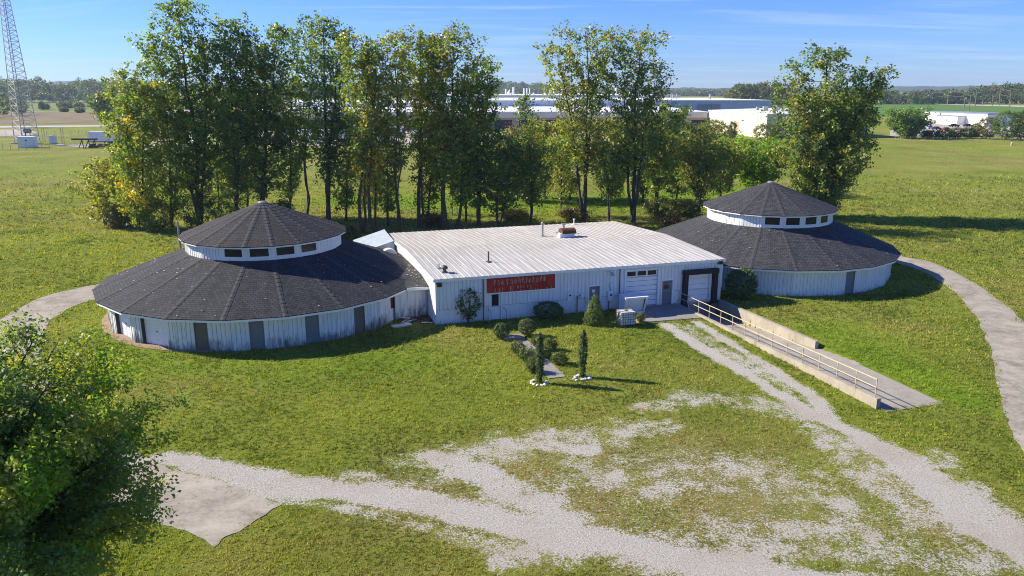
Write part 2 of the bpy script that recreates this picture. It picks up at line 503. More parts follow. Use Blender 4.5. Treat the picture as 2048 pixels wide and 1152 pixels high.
def masks(x, y):
    g = np.zeros(x.shape)
    wob = (fbm(x, y, 2.2, 5) - 0.5) * 0.9
    for pts, w, s in GRAVEL:
        d = dist_poly(x, y, pts, w) + wob
        g = np.maximum(g, s * np.clip((1.38 - d) / 0.95, 0, 1))
    # clumps and bare spots of every size
    edge = np.clip(g * 5, 0, 1) * np.clip((1.15 - g) * 2.2, 0.25, 1)
    g = g + edge * ((fbm(x, y, 1.5, 51, 3) - 0.5) * 0.30 + (vnoise(x, y, 0.42, 53) - 0.5) * 0.34 + (vnoise(x, y, 0.8, 57) - 0.5) * 0.2)
    g = np.clip(g, 0, 1)
    # thin grass all round the gravel
    thin = dist_poly(x, y, P((900, 980), (1300, 960), (1700, 1010)), [5, 8, 7])
    g = np.maximum(g, 0.33 * np.clip(1.4 - thin, 0, 1))
    dry = np.clip((fbm(x, y, 9, 9) - 0.42) * 2.2, 0, 1) * 0.6
    dry = np.maximum(dry, 0.8 * np.clip(1.3 - dist_poly(x, y, P((700, 462), (900, 452), (1100, 446), (1350, 440)), [3, 3.5, 3.5, 4]), 0, 1))
    dry = np.maximum(dry, 1.0 * np.clip(1.35 - thin, 0, 1) * np.clip(fbm(x, y, 3, 2) * 1.6, 0, 1))
    far = np.clip((y - 95) / 60, 0, 1)
    dry = np.clip(dry + far * (0.15 + 1.3 * (fbm(x * 0.45, y, 11, 31) - 0.45)), 0, 1)
    lush = np.clip(1.4 - dist_poly(x, y, LUSHLINE, [5, 7, 8, 9, 9]), 0, 1)
    lush = np.maximum(lush, 0.75 * np.clip(1.3 - dist_poly(x, y, P((1660, 660), (1800, 740), (1930, 800)), [3.5, 3.0, 2.2]), 0, 1))
    lush = np.maximum(lush, 0.5 * np.clip(1.3 - dist_poly(x, y, P((220, 660), (330, 735), (560, 740), (800, 720)), [2.5, 2.5, 3.0, 3.5]), 0, 1))
    return g, dry, lush

def axis(lo, hi, step, far, grow=1.22):
    mid = list(np.arange(lo, hi + 1e-6, step))
    a, s = [], step
    p = lo
    while p > -far:
        s *= grow; p -= s; a.append(p)
    b, s = [], step
    p = hi
    while p < far:
        s *= grow; p += s; b.append(p)
    return np.array(a[::-1] + mid + b)
gx = axis(-42, 46, 0.22, 9000)
gy = axis(19, 72, 0.22, 9000)
XX, YY = np.meshgrid(gx, gy, indexing='ij')
ZZ = np.zeros_like(XX)
# the sunken dock in front of the loading door
rel = np.stack([XX - A0[0], YY - A0[1]], -1)
gu = rel @ UX; gv = rel @ NX
DU0, DU1 = 20.35, 24.30
pit = (gu > DU0 + 0.12) & (gu < DU1 + 0.02) & (gv > -0.1) & (gv < 12.4)
ZZ[pit] = -1.9
ZZ[(gu > DU0 + 0.12) & (gu < DU1 + 0.40) & (gv >= 12.4) & (gv < 16.5)] = -0.3
g_, d_, l_ = masks(XX, YY)
nX, nY = len(gx), len(gy)
gm = bpy.data.meshes.new("ground")
vv = np.stack([XX, YY, ZZ], -1).reshape(-1, 3)
ii = np.arange(nX * nY).reshape(nX, nY)
quads = np.stack([ii[:-1, :-1], ii[1:, :-1], ii[1:, 1:], ii[:-1, 1:]], -1).reshape(-1, 4)
gm.vertices.add(len(vv)); gm.vertices.foreach_set("co", vv.astype(np.float32).ravel())
gm.loops.add(quads.size); gm.loops.foreach_set("vertex_index", quads.astype(np.int32).ravel())
gm.polygons.add(len(quads)); gm.polygons.foreach_set("loop_start", np.arange(0, quads.size, 4, dtype=np.int32))
gm.update(calc_edges=True)
at_ = gm.attributes.new("mask", 'FLOAT_COLOR', 'POINT')
cc = np.ones((len(vv), 4), np.float32)
cc[:, 0] = g_.ravel(); cc[:, 1] = d_.ravel(); cc[:, 2] = l_.ravel()
at_.data.foreach_set("color", cc.ravel())

def mat_ground():
    t = NT("lawn_and_gravel")
    p = t.pos()
    mk = t.n.new("ShaderNodeSeparateColor"); t.put(t.attr("mask").outputs["Color"], mk.inputs[0])
    g, dry, lush = mk.outputs[0], mk.outputs[1], mk.outputs[2]
    a = t.noise(p, 0.07, 5, 0.65); b = t.noise(p, 0.9, 5, 0.65); c = t.noise(p, 7.0, 5, 0.7); d = t.noise(p, 28, 3, 0.7)
    f = t.math('ADD', t.math('MULTIPLY', a, 0.36), t.math('ADD', t.math('MULTIPLY', b, 0.26), t.math('ADD', t.math('MULTIPLY', c, 0.3), t.math('MULTIPLY', d, 0.25))))
    green = t.ramp(f, [(0.42, (0.066, 0.102, 0.011)), (0.56, (0.180, 0.230, 0.027)), (0.72, (0.30, 0.325, 0.050))])
    tan = t.ramp(f, [(0.42, (0.12, 0.11, 0.028)), (0.57, (0.235, 0.22, 0.06)), (0.74, (0.39, 0.325, 0.125))])
    luc = t.ramp(f, [(0.42, (0.075, 0.145, 0.008)), (0.57, (0.16, 0.27, 0.012)), (0.74, (0.26, 0.35, 0.025))])
    far_ = t.math('MULTIPLY', t.math('SUBTRACT', t.noise(t.mapping(p, (0.5, 1, 1)), 0.06, 6, 0.62), 0.5), 1.7)
    dm = t.math('ADD', t.math('ADD', dry, far_), t.math('MULTIPLY', t.math('SUBTRACT', t.noise(p, 0.55, 6, 0.65), 0.5), 1.3), True)
    col = t.mix(dm, green, tan)
    col = t.mix(lush, col, luc)
    # gravel and pale dust
    s1 = t.noise(p, 4.5, 7, 0.7); s2 = t.noise(p, 11, 5, 0.75); s3 = t.noise(p, 55, 3, 0.7)
    grav = t.ramp(t.math('ADD', t.math('MULTIPLY', s2, 0.45), t.math('MULTIPLY', s3, 0.55)), [(0.37, (0.20, 0.18, 0.15)), (0.47, (0.46, 0.435, 0.395)), (0.60, (0.73, 0.71, 0.665))])
    grav = t.mix(t.rng(t.noise(p, 0.35, 4, 0.6), 0.48, 0.70, 0, 0.5), grav, (0.44, 0.36, 0.275))
    m = t.math('ADD', g, t.math('ADD', t.math('MULTIPLY', t.math('SUBTRACT', s1, 0.5), 1.5), t.math('MULTIPLY', t.math('SUBTRACT', s2, 0.5), 2.0)))
    col = t.mix(t.rng(m, 0.45, 0.58), col, grav)
    t.bump(t.math('ADD', t.math('MULTIPLY', c, 0.6), d), 0.9, 0.12)
    return t.fin(col, 0.95, 0, 0.1)
gm.materials.append(mat_ground())
ground = bpy.data.objects.new("ground", gm)
COL.objects.link(ground)
tag(ground, "green and straw coloured lawn worn through to white gravel in front of the buildings", kind="structure")

def resample(pts, n):
    pts = np.asarray(pts, float)
    # Catmull-Rom through the points
    q = [pts[0]] + list(pts) + [pts[-1]]
    out = []
    for i in range(1, len(q) - 2):
        for t in np.linspace(0, 1, 12, endpoint=False):
            p0, p1, p2, p3 = q[i - 1], q[i], q[i + 1], q[i + 2]
            out.append(0.5 * (2 * p1 + (p2 - p0) * t + (2 * p0 - 5 * p1 + 4 * p2 - p3) * t * t + (3 * p1 - p0 - 3 * p2 + p3) * t ** 3))
    out.append(pts[-1]); out = np.array(out)
    s = np.r_[0, np.cumsum(np.hypot(*np.diff(out, axis=0).T))]
    u = np.linspace(0, s[-1], n)
    return np.c_[np.interp(u, s, out[:, 0]), np.interp(u, s, out[:, 1])]
def inside(x, y, poly):
    r = np.zeros(x.shape, bool)
    for (x0, y0), (x1, y1) in zip(poly, np.roll(poly, -1, 0)):
        if y0 == y1: continue
        r ^= ((y0 > y) != (y1 > y)) & (x < (x1 - x0) * (y - y0) / (y1 - y0) + x0)
    return r
def strip(name, a, b, z, mat, n=220, rag=0.28):
    a, b = resample(a, n), resample(b, n)
    rs = np.random.RandomState(len(name))
    m = MB()
    k = 16
    rows = []
    for i in range(n):
        w = b[i] - a[i]; L = np.hypot(*w) + 1e-6
        o0 = (float(fbm(i * 0.23, 3.0, 1.0, 5)) - 0.5 + 0.18 * (rs.rand() - 0.5)) * rag * 1.6 / L; o1 = (float(fbm(i * 0.23, 9.0, 1.0, 8)) - 0.5 + 0.18 * (rs.rand() - 0.5)) * rag * 1.6 / L
        rows.append([a[i] + w * (o0 + (1 - o0 + o1) * j / k) for j in range(k + 1)])
    d = rows[-1][k // 2] - rows[-3][k // 2]; d = d / np.hypot(*d)
    for j in range(k + 1):                                              # crumbled far end
        off = (float(fbm(j * 0.3, 4.0, 1.0, 3)) - 0.5) * 0.35 + (rs.rand() - 0.5) * 0.10
        rows[-1][j] = rows[-1][j] + d * off
        rows[-2][j] = rows[-1][j] - d * 0.12
    for i in range(n - 1):
        for j in range(k):
            m.face([(*rows[i][j], z), (*rows[i + 1][j], z), (*rows[i + 1][j + 1], z), (*rows[i][j + 1], z)])
    return m.build(name, mat)
def mat_drive():
    t = NT("old_asphalt")
    p = t.pos()
    n1 = t.noise(p, 0.45, 6, 0.62); n2 = t.noise(p, 4, 6, 0.7); n3 = t.noise(p, 40, 3, 0.7)
    c = t.ramp(t.math('ADD', t.math('MULTIPLY', n1, 0.5), t.math('ADD', t.math('MULTIPLY', n2, 0.3), t.math('MULTIPLY', n3, 0.25))), [(0.38, (0.15, 0.135, 0.11)), (0.52, (0.29, 0.262, 0.215)), (0.66, (0.41, 0.375, 0.31))])
    vor = t.n.new("ShaderNodeTexVoronoi"); vor.feature = 'DISTANCE_TO_EDGE'
    t.put(t.mapping(p, (0.35, 0.35, 0.35)), vor.inputs["Vector"]); vor.inputs["Scale"].default_value = 1.0
    wv = t.math('ADD', vor.outputs["Distance"], t.math('MULTIPLY', t.math('SUBTRACT', n2, 0.5), 0.06))
    c = t.mix(t.rng(wv, 0.008, 0.0, 0, 0.35), c, (0.07, 0.065, 0.05))
    c = t.mix(t.rng(t.noise(p, 0.8, 8, 0.72), 0.48, 0.62, 0, 0.6), c, (0.40, 0.375, 0.33))
    c = t.mix(t.rng(t.noise(p, 1.7, 8, 0.74), 0.55, 0.66, 0, 0.5), c, (0.20, 0.155, 0.10))   # leaf litter and soil
    t.bump(n3, 0.4, 0.02)
    return t.fin(c, 0.9, 0, 0.2)
M['drive'] = mat_drive()
L_out = [(-16, 83), (-26, 81), (-33.5, 74)] + [tuple(at(*q)[:2]) for q in ((190, 570), (150, 578), (100, 590), (50, 610), (0, 640), (-70, 690), (-120, 770), (-80, 860), (40, 950), (190, 1008), (330, 1052), (430, 1092))]
L_in = [(-16, 79.5), (-25, 78), (-31, 72)] + [tuple(at(*q)[:2]) for q in ((196, 598), (150, 612), (118, 630), (97, 648), (80, 690), (84, 730), (105, 775), (150, 826), (230, 885), (330, 932), (430, 960), (565, 1008))]
o = strip("driveway", L_out, L_in, 0.022, M['drive'])
tag(o, "worn grey asphalt drive curving round the left round building", kind="structure")
R_in = [(20, 95.5), (29, 94), (36, 89)] + [tuple(at(*q)[:2]) for q in ((1800, 528), (1850, 546), (1890, 571), (1925, 601), (1950, 632), (1968, 667), (1983, 712), (1995, 762), (2007, 812), (2022, 860), (2040, 897), (2080, 950), (2140, 1010))]
R_out = [(20, 98.5), (30, 97), (38, 92)] + [tuple(at(*q)[:2]) for q in ((1800, 512), (1850, 521), (1900, 540), (1950, 567), (2000, 602), (2050, 646), (2095, 700), (2125, 760), (2145, 820), (2165, 880), (2190, 940), (2240, 1000), (2300, 1060))]
o = strip("driveway", R_in, R_out, 0.022, M['drive'])
tag(o, "pale cracked asphalt drive sweeping past the right round building", kind="structure")

# ------------------------------------------------------------------ walls with openings
def wall_panel(mb, fmap, length, z0, z1, openings, depth=0.18, ribs=0.3, rib=(0.05, 0.022), z_rib=None):
    """a wall face in its own frame (x along, y outward, z up); openings: (x0, x1, z0, z1); ribs: battens over it"""
    xs = sorted({0, length, *[o[0] for o in openings], *[o[1] for o in openings]})
    for x0, x1 in zip(xs[:-1], xs[1:]):
        cut = sorted([(o[2], o[3]) for o in openings if o[0] <= x0 + 1e-6 and o[1] >= x1 - 1e-6])
        zc = z0
        for c0, c1 in cut + [(z1, z1)]:
            if c0 > zc + 1e-4: mb.face([fmap(x0, 0, zc), fmap(x1, 0, zc), fmap(x1, 0, min(c0, z1)), fmap(x0, 0, min(c0, z1))])
            zc = max(zc, c1)
    for a, b, c, d in openings:
        c = max(c, z0); d = min(d, z1)
        mb.face([fmap(a, 0, c), fmap(a, -depth, c), fmap(a, -depth, d), fmap(a, 0, d)])
        mb.face([fmap(b, -depth, c), fmap(b, 0, c), fmap(b, 0, d), fmap(b, -depth, d)])
        mb.face([fmap(a, -depth, d), fmap(b, -depth, d), fmap(b, 0, d), fmap(a, 0, d)])
    if ribs:
        n = int(length / ribs)
        for i in range(1, n + 1):
            x = i * ribs + (length - n * ribs) / 2 - ribs / 2
            segs = [(z0 if z_rib is None else z_rib[0], z1 if z_rib is None else z_rib[1])]
            for a, b, c, d in openings:
                if a - rib[0] < x < b + rib[0]:
                    segs = [q for s in segs for q in ((s[0], min(s[1], c)), (max(s[0], d), s[1])) if q[1] - q[0] > 0.05]
            for s0, s1 in segs:
                i0 = len(mb.v)
                mb.box(x - rib[0] / 2, 0.0, s0 + 0.003, x + rib[0] / 2, rib[1], s1 - 0.003)
                mb.xf(lambda q: fmap(*q), i0)
                mb.dark.add(len(mb.f))  # dark strip beside the batten, deepening its shade by colour
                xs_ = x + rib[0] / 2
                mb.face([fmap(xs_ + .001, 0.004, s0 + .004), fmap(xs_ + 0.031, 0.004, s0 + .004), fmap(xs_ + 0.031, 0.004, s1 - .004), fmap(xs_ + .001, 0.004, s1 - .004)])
def slab(name, fmap, x0, y0, z0, x1, y1, z1, mat, parent, bevel=0):
    m = MB(); m.box(x0, y0, z0, x1, y1, z1); m.xf(lambda q: fmap(*q))
    return m.build(name, mat, parent, bevel=bevel)

# ------------------------------------------------------------------ the two round buildings
def round_building(name, C, label, Rw, Re, ze, Rc, zc, Ru, zu, za, phase, openings, winf, m_wall, m_low, m_up):
    """openings: facet index -> kind; facet k runs from angle phase + 18k to phase + 18(k + 1)"""
    N, st = 20, math.radians(18)
    root = empty(name, C, label, "round building")
    ang = lambda k: math.radians(phase) + st * k
    def ring(R, k, z): return (R * math.cos(ang(k)), R * math.sin(ang(k)), z)
    def facet(R, k, z=0.0):
        a, b = np.array(ring(R, k, z)), np.array(ring(R, k + 1, z))
        e = (b - a); L = np.linalg.norm(e); e /= L
        n = np.array([e[1], -e[0], 0])
        return L, (lambda x, y, zz, a=a, e=e, n=n: tuple(a + e * x + n * y + np.array([0, 0, zz])))
    wall = MB()
    for k in range(N):
        L, fm = facet(Rw, k)
        kind = openings.get(k)
        ops = []
        if kind:
            w, h = {'garage': (2.45, 2.12), 'grey': (0.98, 2.12), 'brown': (0.96, 2.12), 'white': (0.92, 2.08)}[kind]
            c = L / 2
            ops = [(c - w / 2, c + w / 2, 0.0, h)]
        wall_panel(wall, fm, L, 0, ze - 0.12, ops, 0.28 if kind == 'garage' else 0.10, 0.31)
        i0 = len(wall.v)
        wall.box(-0.05, -0.02, 0.004, 0.06, 0.035, ze - 0.123); wall.xf(lambda q: fm(*q), i0)      # corner board
        if kind == 'garage':
            g = slab("garage_door", fm, ops[0][0] + .002, -0.30, 0.01, ops[0][1] - .002, -0.25, ops[0][3] - .002, M['white_door'], root)
            q = MB()
            for r in range(4):
                for s_ in range(4):
                    x0 = ops[0][0] + 0.12 + s_ * 0.57; z0 = 0.10 + r * 0.52
                    i0 = len(q.v)
                    q.box(x0, -0.249, z0, x0 + 0.46, -0.236, z0 + 0.36); q.xf(lambda p_: fm(*p_), i0)
            q.build("raised_panel", M['white_door'], g, bevel=0.006)
            slab("handle", fm, L / 2 - 0.06, -0.249, 1.0, L / 2 + 0.06, -0.20, 1.04, M['dark_jamb'], g)
            for x0, x1, z0, z1 in ((ops[0][0], ops[0][0] + 0.09, 0, 2.1), (ops[0][1] - 0.07, ops[0][1], 0, 2.1)):
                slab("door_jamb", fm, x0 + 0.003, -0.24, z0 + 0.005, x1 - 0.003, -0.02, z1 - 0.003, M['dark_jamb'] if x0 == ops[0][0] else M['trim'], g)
        elif kind:
            mm = {'grey': M['grey_door'], 'brown': M['brown_door'], 'white': M['white_door']}[kind]
            d = slab("door", fm, ops[0][0] + 0.05, -0.10, 0.02, ops[0][1] - 0.05, -0.05, ops[0][3] - 0.05, mm, root)
            f = MB()
            for x0, x1, z0, z1 in ((ops[0][0] + .002, ops[0][0] + 0.05, 0.01, ops[0][3] - 0.002), (ops[0][1] - 0.05, ops[0][1] - .002, 0.01, ops[0][3] - 0.002), (ops[0][0] + 0.051, ops[0][1] - 0.051, ops[0][3] - 0.05, ops[0][3] - 0.002)):
                i0 = len(f.v); f.box(x0, -0.09, z0, x1, 0.012, z1); f.xf(lambda p_: fm(*p_), i0)
            f.build("door_frame", mm if kind != 'white' else M['trim'], d)
            hx = ops[0][1] - 0.13
            hd = MB(); hd.tube([fm(hx, -0.05, 1.0), fm(hx, 0.01, 1.0)], 0.03, 8); hd.build("handle", M['steel'], d)
            if kind == 'white':
                slab("window", fm, L / 2 - 0.24, -0.052, 1.0, L / 2 + 0.24, -0.040, 1.92, M['red_glass'], d)
    wall.build("wall", m_wall, root)
    # lower roof: panels, hip caps, eave board
    def cone(R0, z0, R1, z1, name_, mat, sl):
        m = MB(); off = 0
        for k in range(N):
            a, b = ring(R0, k, z0), ring(R0, k + 1, z0)
            c, d = ring(R1, k + 1, z1), ring(R1, k, z1)
            w0, w1 = 2 * R0 * math.sin(st / 2), 2 * R1 * math.sin(st / 2)
            h = math.hypot((R0 - R1) * math.cos(st / 2), z1 - z0)
            u = k * 7.31
            m.face([a, b, c, d], [(u - w0 / 2, 0), (u + w0 / 2, 0), (u + w1 / 2, h), (u - w1 / 2, h)])
            m.face([ring(R0 - 0.02, k, z0 - 0.05), ring(R0 - 0.02, k + 1, z0 - 0.05), b, a])
        o = m.build(name_, mat, root)
        cp = MB()
        sd = (z1 - z0) / (R0 - R1)
        for k in range(N):
            w = 0.17
            nseg = 14
            t_ = np.array([-math.sin(ang(k)), math.cos(ang(k)), 0])
            for j in range(nseg):
                f0, f1 = j / nseg, (j + 1) / nseg + 0.012
                r0, r1 = R0 + 0.03 + (R1 - R0) * f0, R0 + 0.03 + (R1 - R0) * f1
                zz0, zz1 = z0 + (R0 - r0) * sd, z0 + (R0 - r1) * sd
                rr = np.array([math.cos(ang(k)), math.sin(ang(k)), 0])
                up = np.array([0, 0, 1.0])
                A_, B_ = rr * r0 + up * (zz0 + 0.045), rr * r1 + up * (zz1 + 0.022)
                d0, d1 = up * (0.03 + 0.026 * 0), up * 0.03
                cp.face([A_ + t_ * w - d0, B_ + t_ * w - d1, B_, A_]); cp.face([A_, B_, B_ - t_ * w - d1, A_ - t_ * w - d0])
                cp.face([A_ - t_ * w - d0 * 1.9, A_ + t_ * w - d0 * 1.9, A_ + t_ * w - d0, A_, A_ - t_ * w - d0])
        cp.build("hip_cap", M['cap'], o)
        return o
    cone(Re, ze, Rc - 0.05, zc, "lower_roof", m_low, 0)
    fa = MB()
    for k in range(N):
        fa.face([ring(Re - 0.06, k, ze - 0.21), ring(Re - 0.06, k + 1, ze - 0.21), ring(Re - 0.06, k + 1, ze - 0.045), ring(Re - 0.06, k, ze - 0.045)])
        fa.face([ring(Rw - 0.05, k, ze - 0.125), ring(Rw - 0.05, k + 1, ze - 0.125), ring(Re - 0.062, k + 1, ze - 0.19), ring(Re - 0.062, k, ze - 0.19)][::-1])
    fa.build("eave_board", M['trim'], root)
    # clerestory drum with its windows
    dr = MB()
    zb, zt = zc - 0.25, zu - 0.05
    for k in range(N):
        L, fm = facet(Rc, k)
        ops = []
        if k in winf:
            ops = [(0.30, L - 0.26, zc + 0.28, zc + 0.28 + 0.68)]
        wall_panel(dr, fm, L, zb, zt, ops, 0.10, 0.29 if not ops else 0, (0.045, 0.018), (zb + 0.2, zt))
        if ops:
            x0, x1, z0, z1 = ops[0]
            wd = MB()
            for q in ((x0 - .07, z0 - .07, x1 + .07, z0), (x0 - .07, z1, x1 + .07, z1 + .07), (x0 - .07, z0, x0, z1), (x1, z0, x1 + .07, z1)):
                i0 = len(wd.v); wd.box(q[0] + .001, -0.04, q[1] + .001, q[2] - .001, 0.035, q[3] - .001); wd.xf(lambda p_: fm(*p_), i0)
            w_ = wd.build("window", M['trim'], root)
            slab("pane", fm, x0 + .003, -0.075, z0 + .003, x1 - .003, -0.06, z1 - .003, M['glass'], w_)
    dr.build("drum_wall", M['siding_right'], root)
    up = cone(Ru, zu, 0.22, za, "upper_roof", m_up, 0)
    fb = MB()
    for k in range(N):
        fb.face([ring(Ru - 0.05, k, zu - 0.16), ring(Ru - 0.05, k + 1, zu - 0.16), ring(Ru - 0.05, k + 1, zu - 0.045), ring(Ru - 0.05, k, zu - 0.045)])
        fb.face([ring(Rc - 0.05, k, zu - 0.055), ring(Rc - 0.05, k + 1, zu - 0.055), ring(Ru - 0.052, k + 1, zu - 0.15), ring(Ru - 0.052, k, zu - 0.15)][::-1])
    fb.build("eave_board", M['trim'], up)
    cp = MB(); cp.lathe([(0.36, za - 0.05), (0.36, za + 0.02), (0.25, za + 0.09), (0.05, za + 0.11)], 16)
    cp.build("peak_cap", M['steel'], up, smooth=False)
    return root, facet

rootL, facetL = round_building("round_building", LC, "white round building at the left with garage doors and a brownish upper roof",
    12.06, 12.95, 2.49, 6.1, 5.04, 6.55, 6.15, 8.55, -104.1,
    {-2: 'garage', -1: 'garage', 0: 'brown', 1: 'grey', 2: 'grey', 3: 'brown', 4: 'white'} | {18: 'garage', 19: 'garage'},
    (0, 1, 2, 3), M['siding_left'], M['shingle'], M['shingle_brown'])
rootR, facetR = round_building("round_building", RC, "white round building at the right with one grey door and a greyer shingle roof",
    11.45, 12.2, 2.45, 5.95, 5.02, 6.40, 6.22, 8.55, -113.7,
    {2: 'grey'}, (0, 1, 2, 3), M['siding_right'], M['shingle_grey'], M['shingle_grey'])
# thin metal stack at the back of the left roof and a white cap behind the drum
p = at_depth(357, 462, 70.0)
ms = MB(); ms.tube([(p[0] - LC[0], p[1] - LC[1], 1.0), (p[0] - LC[0], p[1] - LC[1], p[2] + 0.9)], 0.09, 10)
ms.build("vent_pipe", M['steel'], rootL)
# loose pale leaves and chips on the roofs are part of the roofs
def chips(root, R0, z0, R1, z1, n, seed, parent_name):
    rs = random.Random(seed); m = MB()
    for _ in range(n):
        r = math.sqrt(rs.uniform(R1 ** 2, R0 ** 2)) * 0.985; a = math.radians(rs.uniform(-175, -5))
        z = z0 + (R0 - r) / (R0 - R1) * (z1 - z0) + 0.03
        s = rs.uniform(0.03, 0.075)
        c = Vector((r * math.cos(a), r * math.sin(a), z)); w = rs.uniform(0, 6)
        m.face([c + Vector((math.cos(w + q) * s, math.sin(w + q) * s, 0.012 * (k % 2))) for k, q in enumerate((0, 1.4, 3.1, 4.6))])
    par = [c for c in root.children if c.name.startswith(parent_name)][0]
    o = m.build("fallen_leaves", M['stone'], par); tag(o, kind="stuff")
chips(rootL, 12.95, 2.49, 6.1, 5.04, 60, 3, "lower_roof")
chips(rootR, 12.2, 2.45, 5.95, 5.02, 26, 4, "lower_roof")

# stained concrete footing round the garage side of the left building
ft = MB()
rs = random.Random(8)
for i in range(26):
    a0, a1 = math.radians(-172 + i * 3.1), math.radians(-172 + (i + 1) * 3.1)
    r = 12.55 - (0.30 * max(0, i - 17) / 8)
    q = lambda R, a, z: (LC[0] + R * math.cos(a), LC[1] + R * math.sin(a), z)
    ft.hexa([q(11.6, a0, -0.05), q(r, a0, -0.05), q(r, a1, -0.05), q(11.6, a1, -0.05), q(11.6, a0, 0.05), q(r, a0, 0.05), q(r, a1, 0.05), q(11.6, a1, 0.05)])
o = ft.build("footing", M['brown_conc'])
tag(o, "brown stained concrete strip at the foot of the garage doors", kind="structure")

# ------------------------------------------------------------------ the long white metal building
RZ = math.atan2(UX[1], UX[0])
main = empty("metal_building", (A0[0], A0[1], 0), "long white metal building with a low ribbed roof between the two round buildings", "building", rz=RZ)
SH = -0.045
ident = lambda x, y, z: (x, -y, z)                # local frame: x along the front, outward is -y
DEP, DR_, ZE, ZR, ZB = 19.9, 9.4, 3.56, 3.98, 3.56
GD, OD, D2, DD, FD = (12.5, 13.43, 0.0, 2.09), (15.72, 18.58, 0.10, 3.14), (18.98, 19.93, 0.05, 2.10), (21.4, 23.4, 0.12, 2.52), (4.27, 5.15, 0.0, 2.10)
OPS = [FD, GD, OD, D2, DD]
bw = MB()
wall_panel(bw, ident, LEN, 0, 1.16, OPS, 0.14, 0)
for x, sgn in ((0, 1), (LEN, -1)):
    pass
bw.build("base_wall", M['block'], main)
sd = MB()
out = lambda x, y, z: (x, -y - 0.045, z)
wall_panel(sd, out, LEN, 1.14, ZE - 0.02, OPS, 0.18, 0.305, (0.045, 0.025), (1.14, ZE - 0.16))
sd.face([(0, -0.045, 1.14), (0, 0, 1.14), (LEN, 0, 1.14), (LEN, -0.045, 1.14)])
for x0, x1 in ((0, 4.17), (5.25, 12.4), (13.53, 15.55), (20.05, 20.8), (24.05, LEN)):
    sd.dark.add(len(sd.f)); sd.face([(x0, -0.049, 1.142), (x1, -0.049, 1.142), (x1, -0.049, 1.175), (x0, -0.049, 1.175)])  # same painted dark line along the siding's lower edge
# gable ends
for u0, sg in ((0.0, -1), (LEN, 1)):
    prof = [(0, 0), (DEP, 0), (DEP, ZB), (DR_, ZR - 0.03), (0, ZE)]
    pts = [(u0 + SH * d, d, z) for d, z in prof]
    sd.face(pts[::-1] if sg < 0 else pts)
    n = int(DEP / 0.31)
    for i in range(1, n):
        d = i * 0.31
        zt = ZE + (ZR - ZE) * d / DR_ if d < DR_ else ZR + (ZB - ZR) * (d - DR_) / (DEP - DR_)
        x0, x1 = sorted((u0 + SH * d, u0 + SH * d + sg * 0.022))
        sd.box(x0, d - 0.022, 0.03, x1, d + 0.022, zt - 0.1)
sd.face([(SH * DEP, DEP, 0), (LEN + SH * DEP, DEP, 0), (LEN + SH * DEP, DEP, ZB), (SH * DEP, DEP, ZB)][::-1])
sd.build("siding", M['siding_main'], main)

def mat_metal_roof():
    t = NT("ribbed_white_roof")
    p = t.pos(True)
    q = t.sepxyz(p)
    st = t.noise(t.mapping(p, (6.0, 0.22, 1)), 1.0, 7, 0.68)
    n2 = t.noise(p, 0.35, 5, 0.6)
    n3 = t.noise(t.mapping(p, (3, 1.2, 1)), 2.0, 6, 0.7)
    c = t.ramp(st, [(0.3, (0.29, 0.28, 0.265)), (0.48, (0.44, 0.435, 0.425)), (0.66, (0.56, 0.56, 0.555))])
    d = t.math('MULTIPLY', t.rng(q[1], 1.0, 9.0, 0.3, 1.0), t.rng(n2, 0.32, 0.6, 0.25, 0.95))
    c = t.mix(t.math('MULTIPLY', d, t.rng(n3, 0.38, 0.66)), c, (0.33, 0.29, 0.235))
    return t.fin(c, 0.55, 0.05, 0.3)
M['metal_roof'] = mat_metal_roof()
def roof_z(d):
    return (ZE + 0.06 + (ZR - ZE) * d / DR_) if d <= DR_ else (ZR + 0.06 + (ZB - ZR) * (d - DR_) / (DEP - DR_))
rf = MB()
OVF, OVS = 0.22, 0.16
step, rw, rh = 0.47, 0.14, 0.03
n = int((LEN + 2 * OVS) / step)
for d0, d1 in ((-OVF, DR_), (DR_, DEP + 0.2)):
    def pt(u, d, h=0.0):
        return (u + SH * d, d, (ZE + 0.06 + (ZR - ZE) * d / DR_ if d1 == DR_ else ZR + 0.06 + (ZB - ZR) * (d - DR_) / (DEP - DR_)) + h)
    xs = [-OVS + i * (LEN + 2 * OVS) / n for i in range(n + 1)]
    for x0, x1 in zip(xs[:-1], xs[1:]):
        cs = [(x0, 0), (x0 + 0.05, rh), (x0 + rw - 0.05, rh), (x0 + rw, 0), (x1, 0)]
        for (a, ha), (b, hb) in zip(cs[:-1], cs[1:]):
            rf.face([pt(a, d0, ha), pt(b, d0, hb), pt(b, d1, hb), pt(a, d1, ha)])
        if d1 == DR_:
            rf.face([pt(x0, d0, 0), pt(x0 + rw, d0, 0), pt(x0 + rw - 0.05, d0, rh), pt(x0 + 0.05, d0, rh)])
roof = rf.build("roof", M['metal_roof'], main)
tr = MB()
tr.box(-OVS, -OVF + 0.004, ZE - 0.17, LEN + OVS, -OVF + 0.07, ZE + 0.035)
tr.build("eave_gutter", M['trim'], roof)
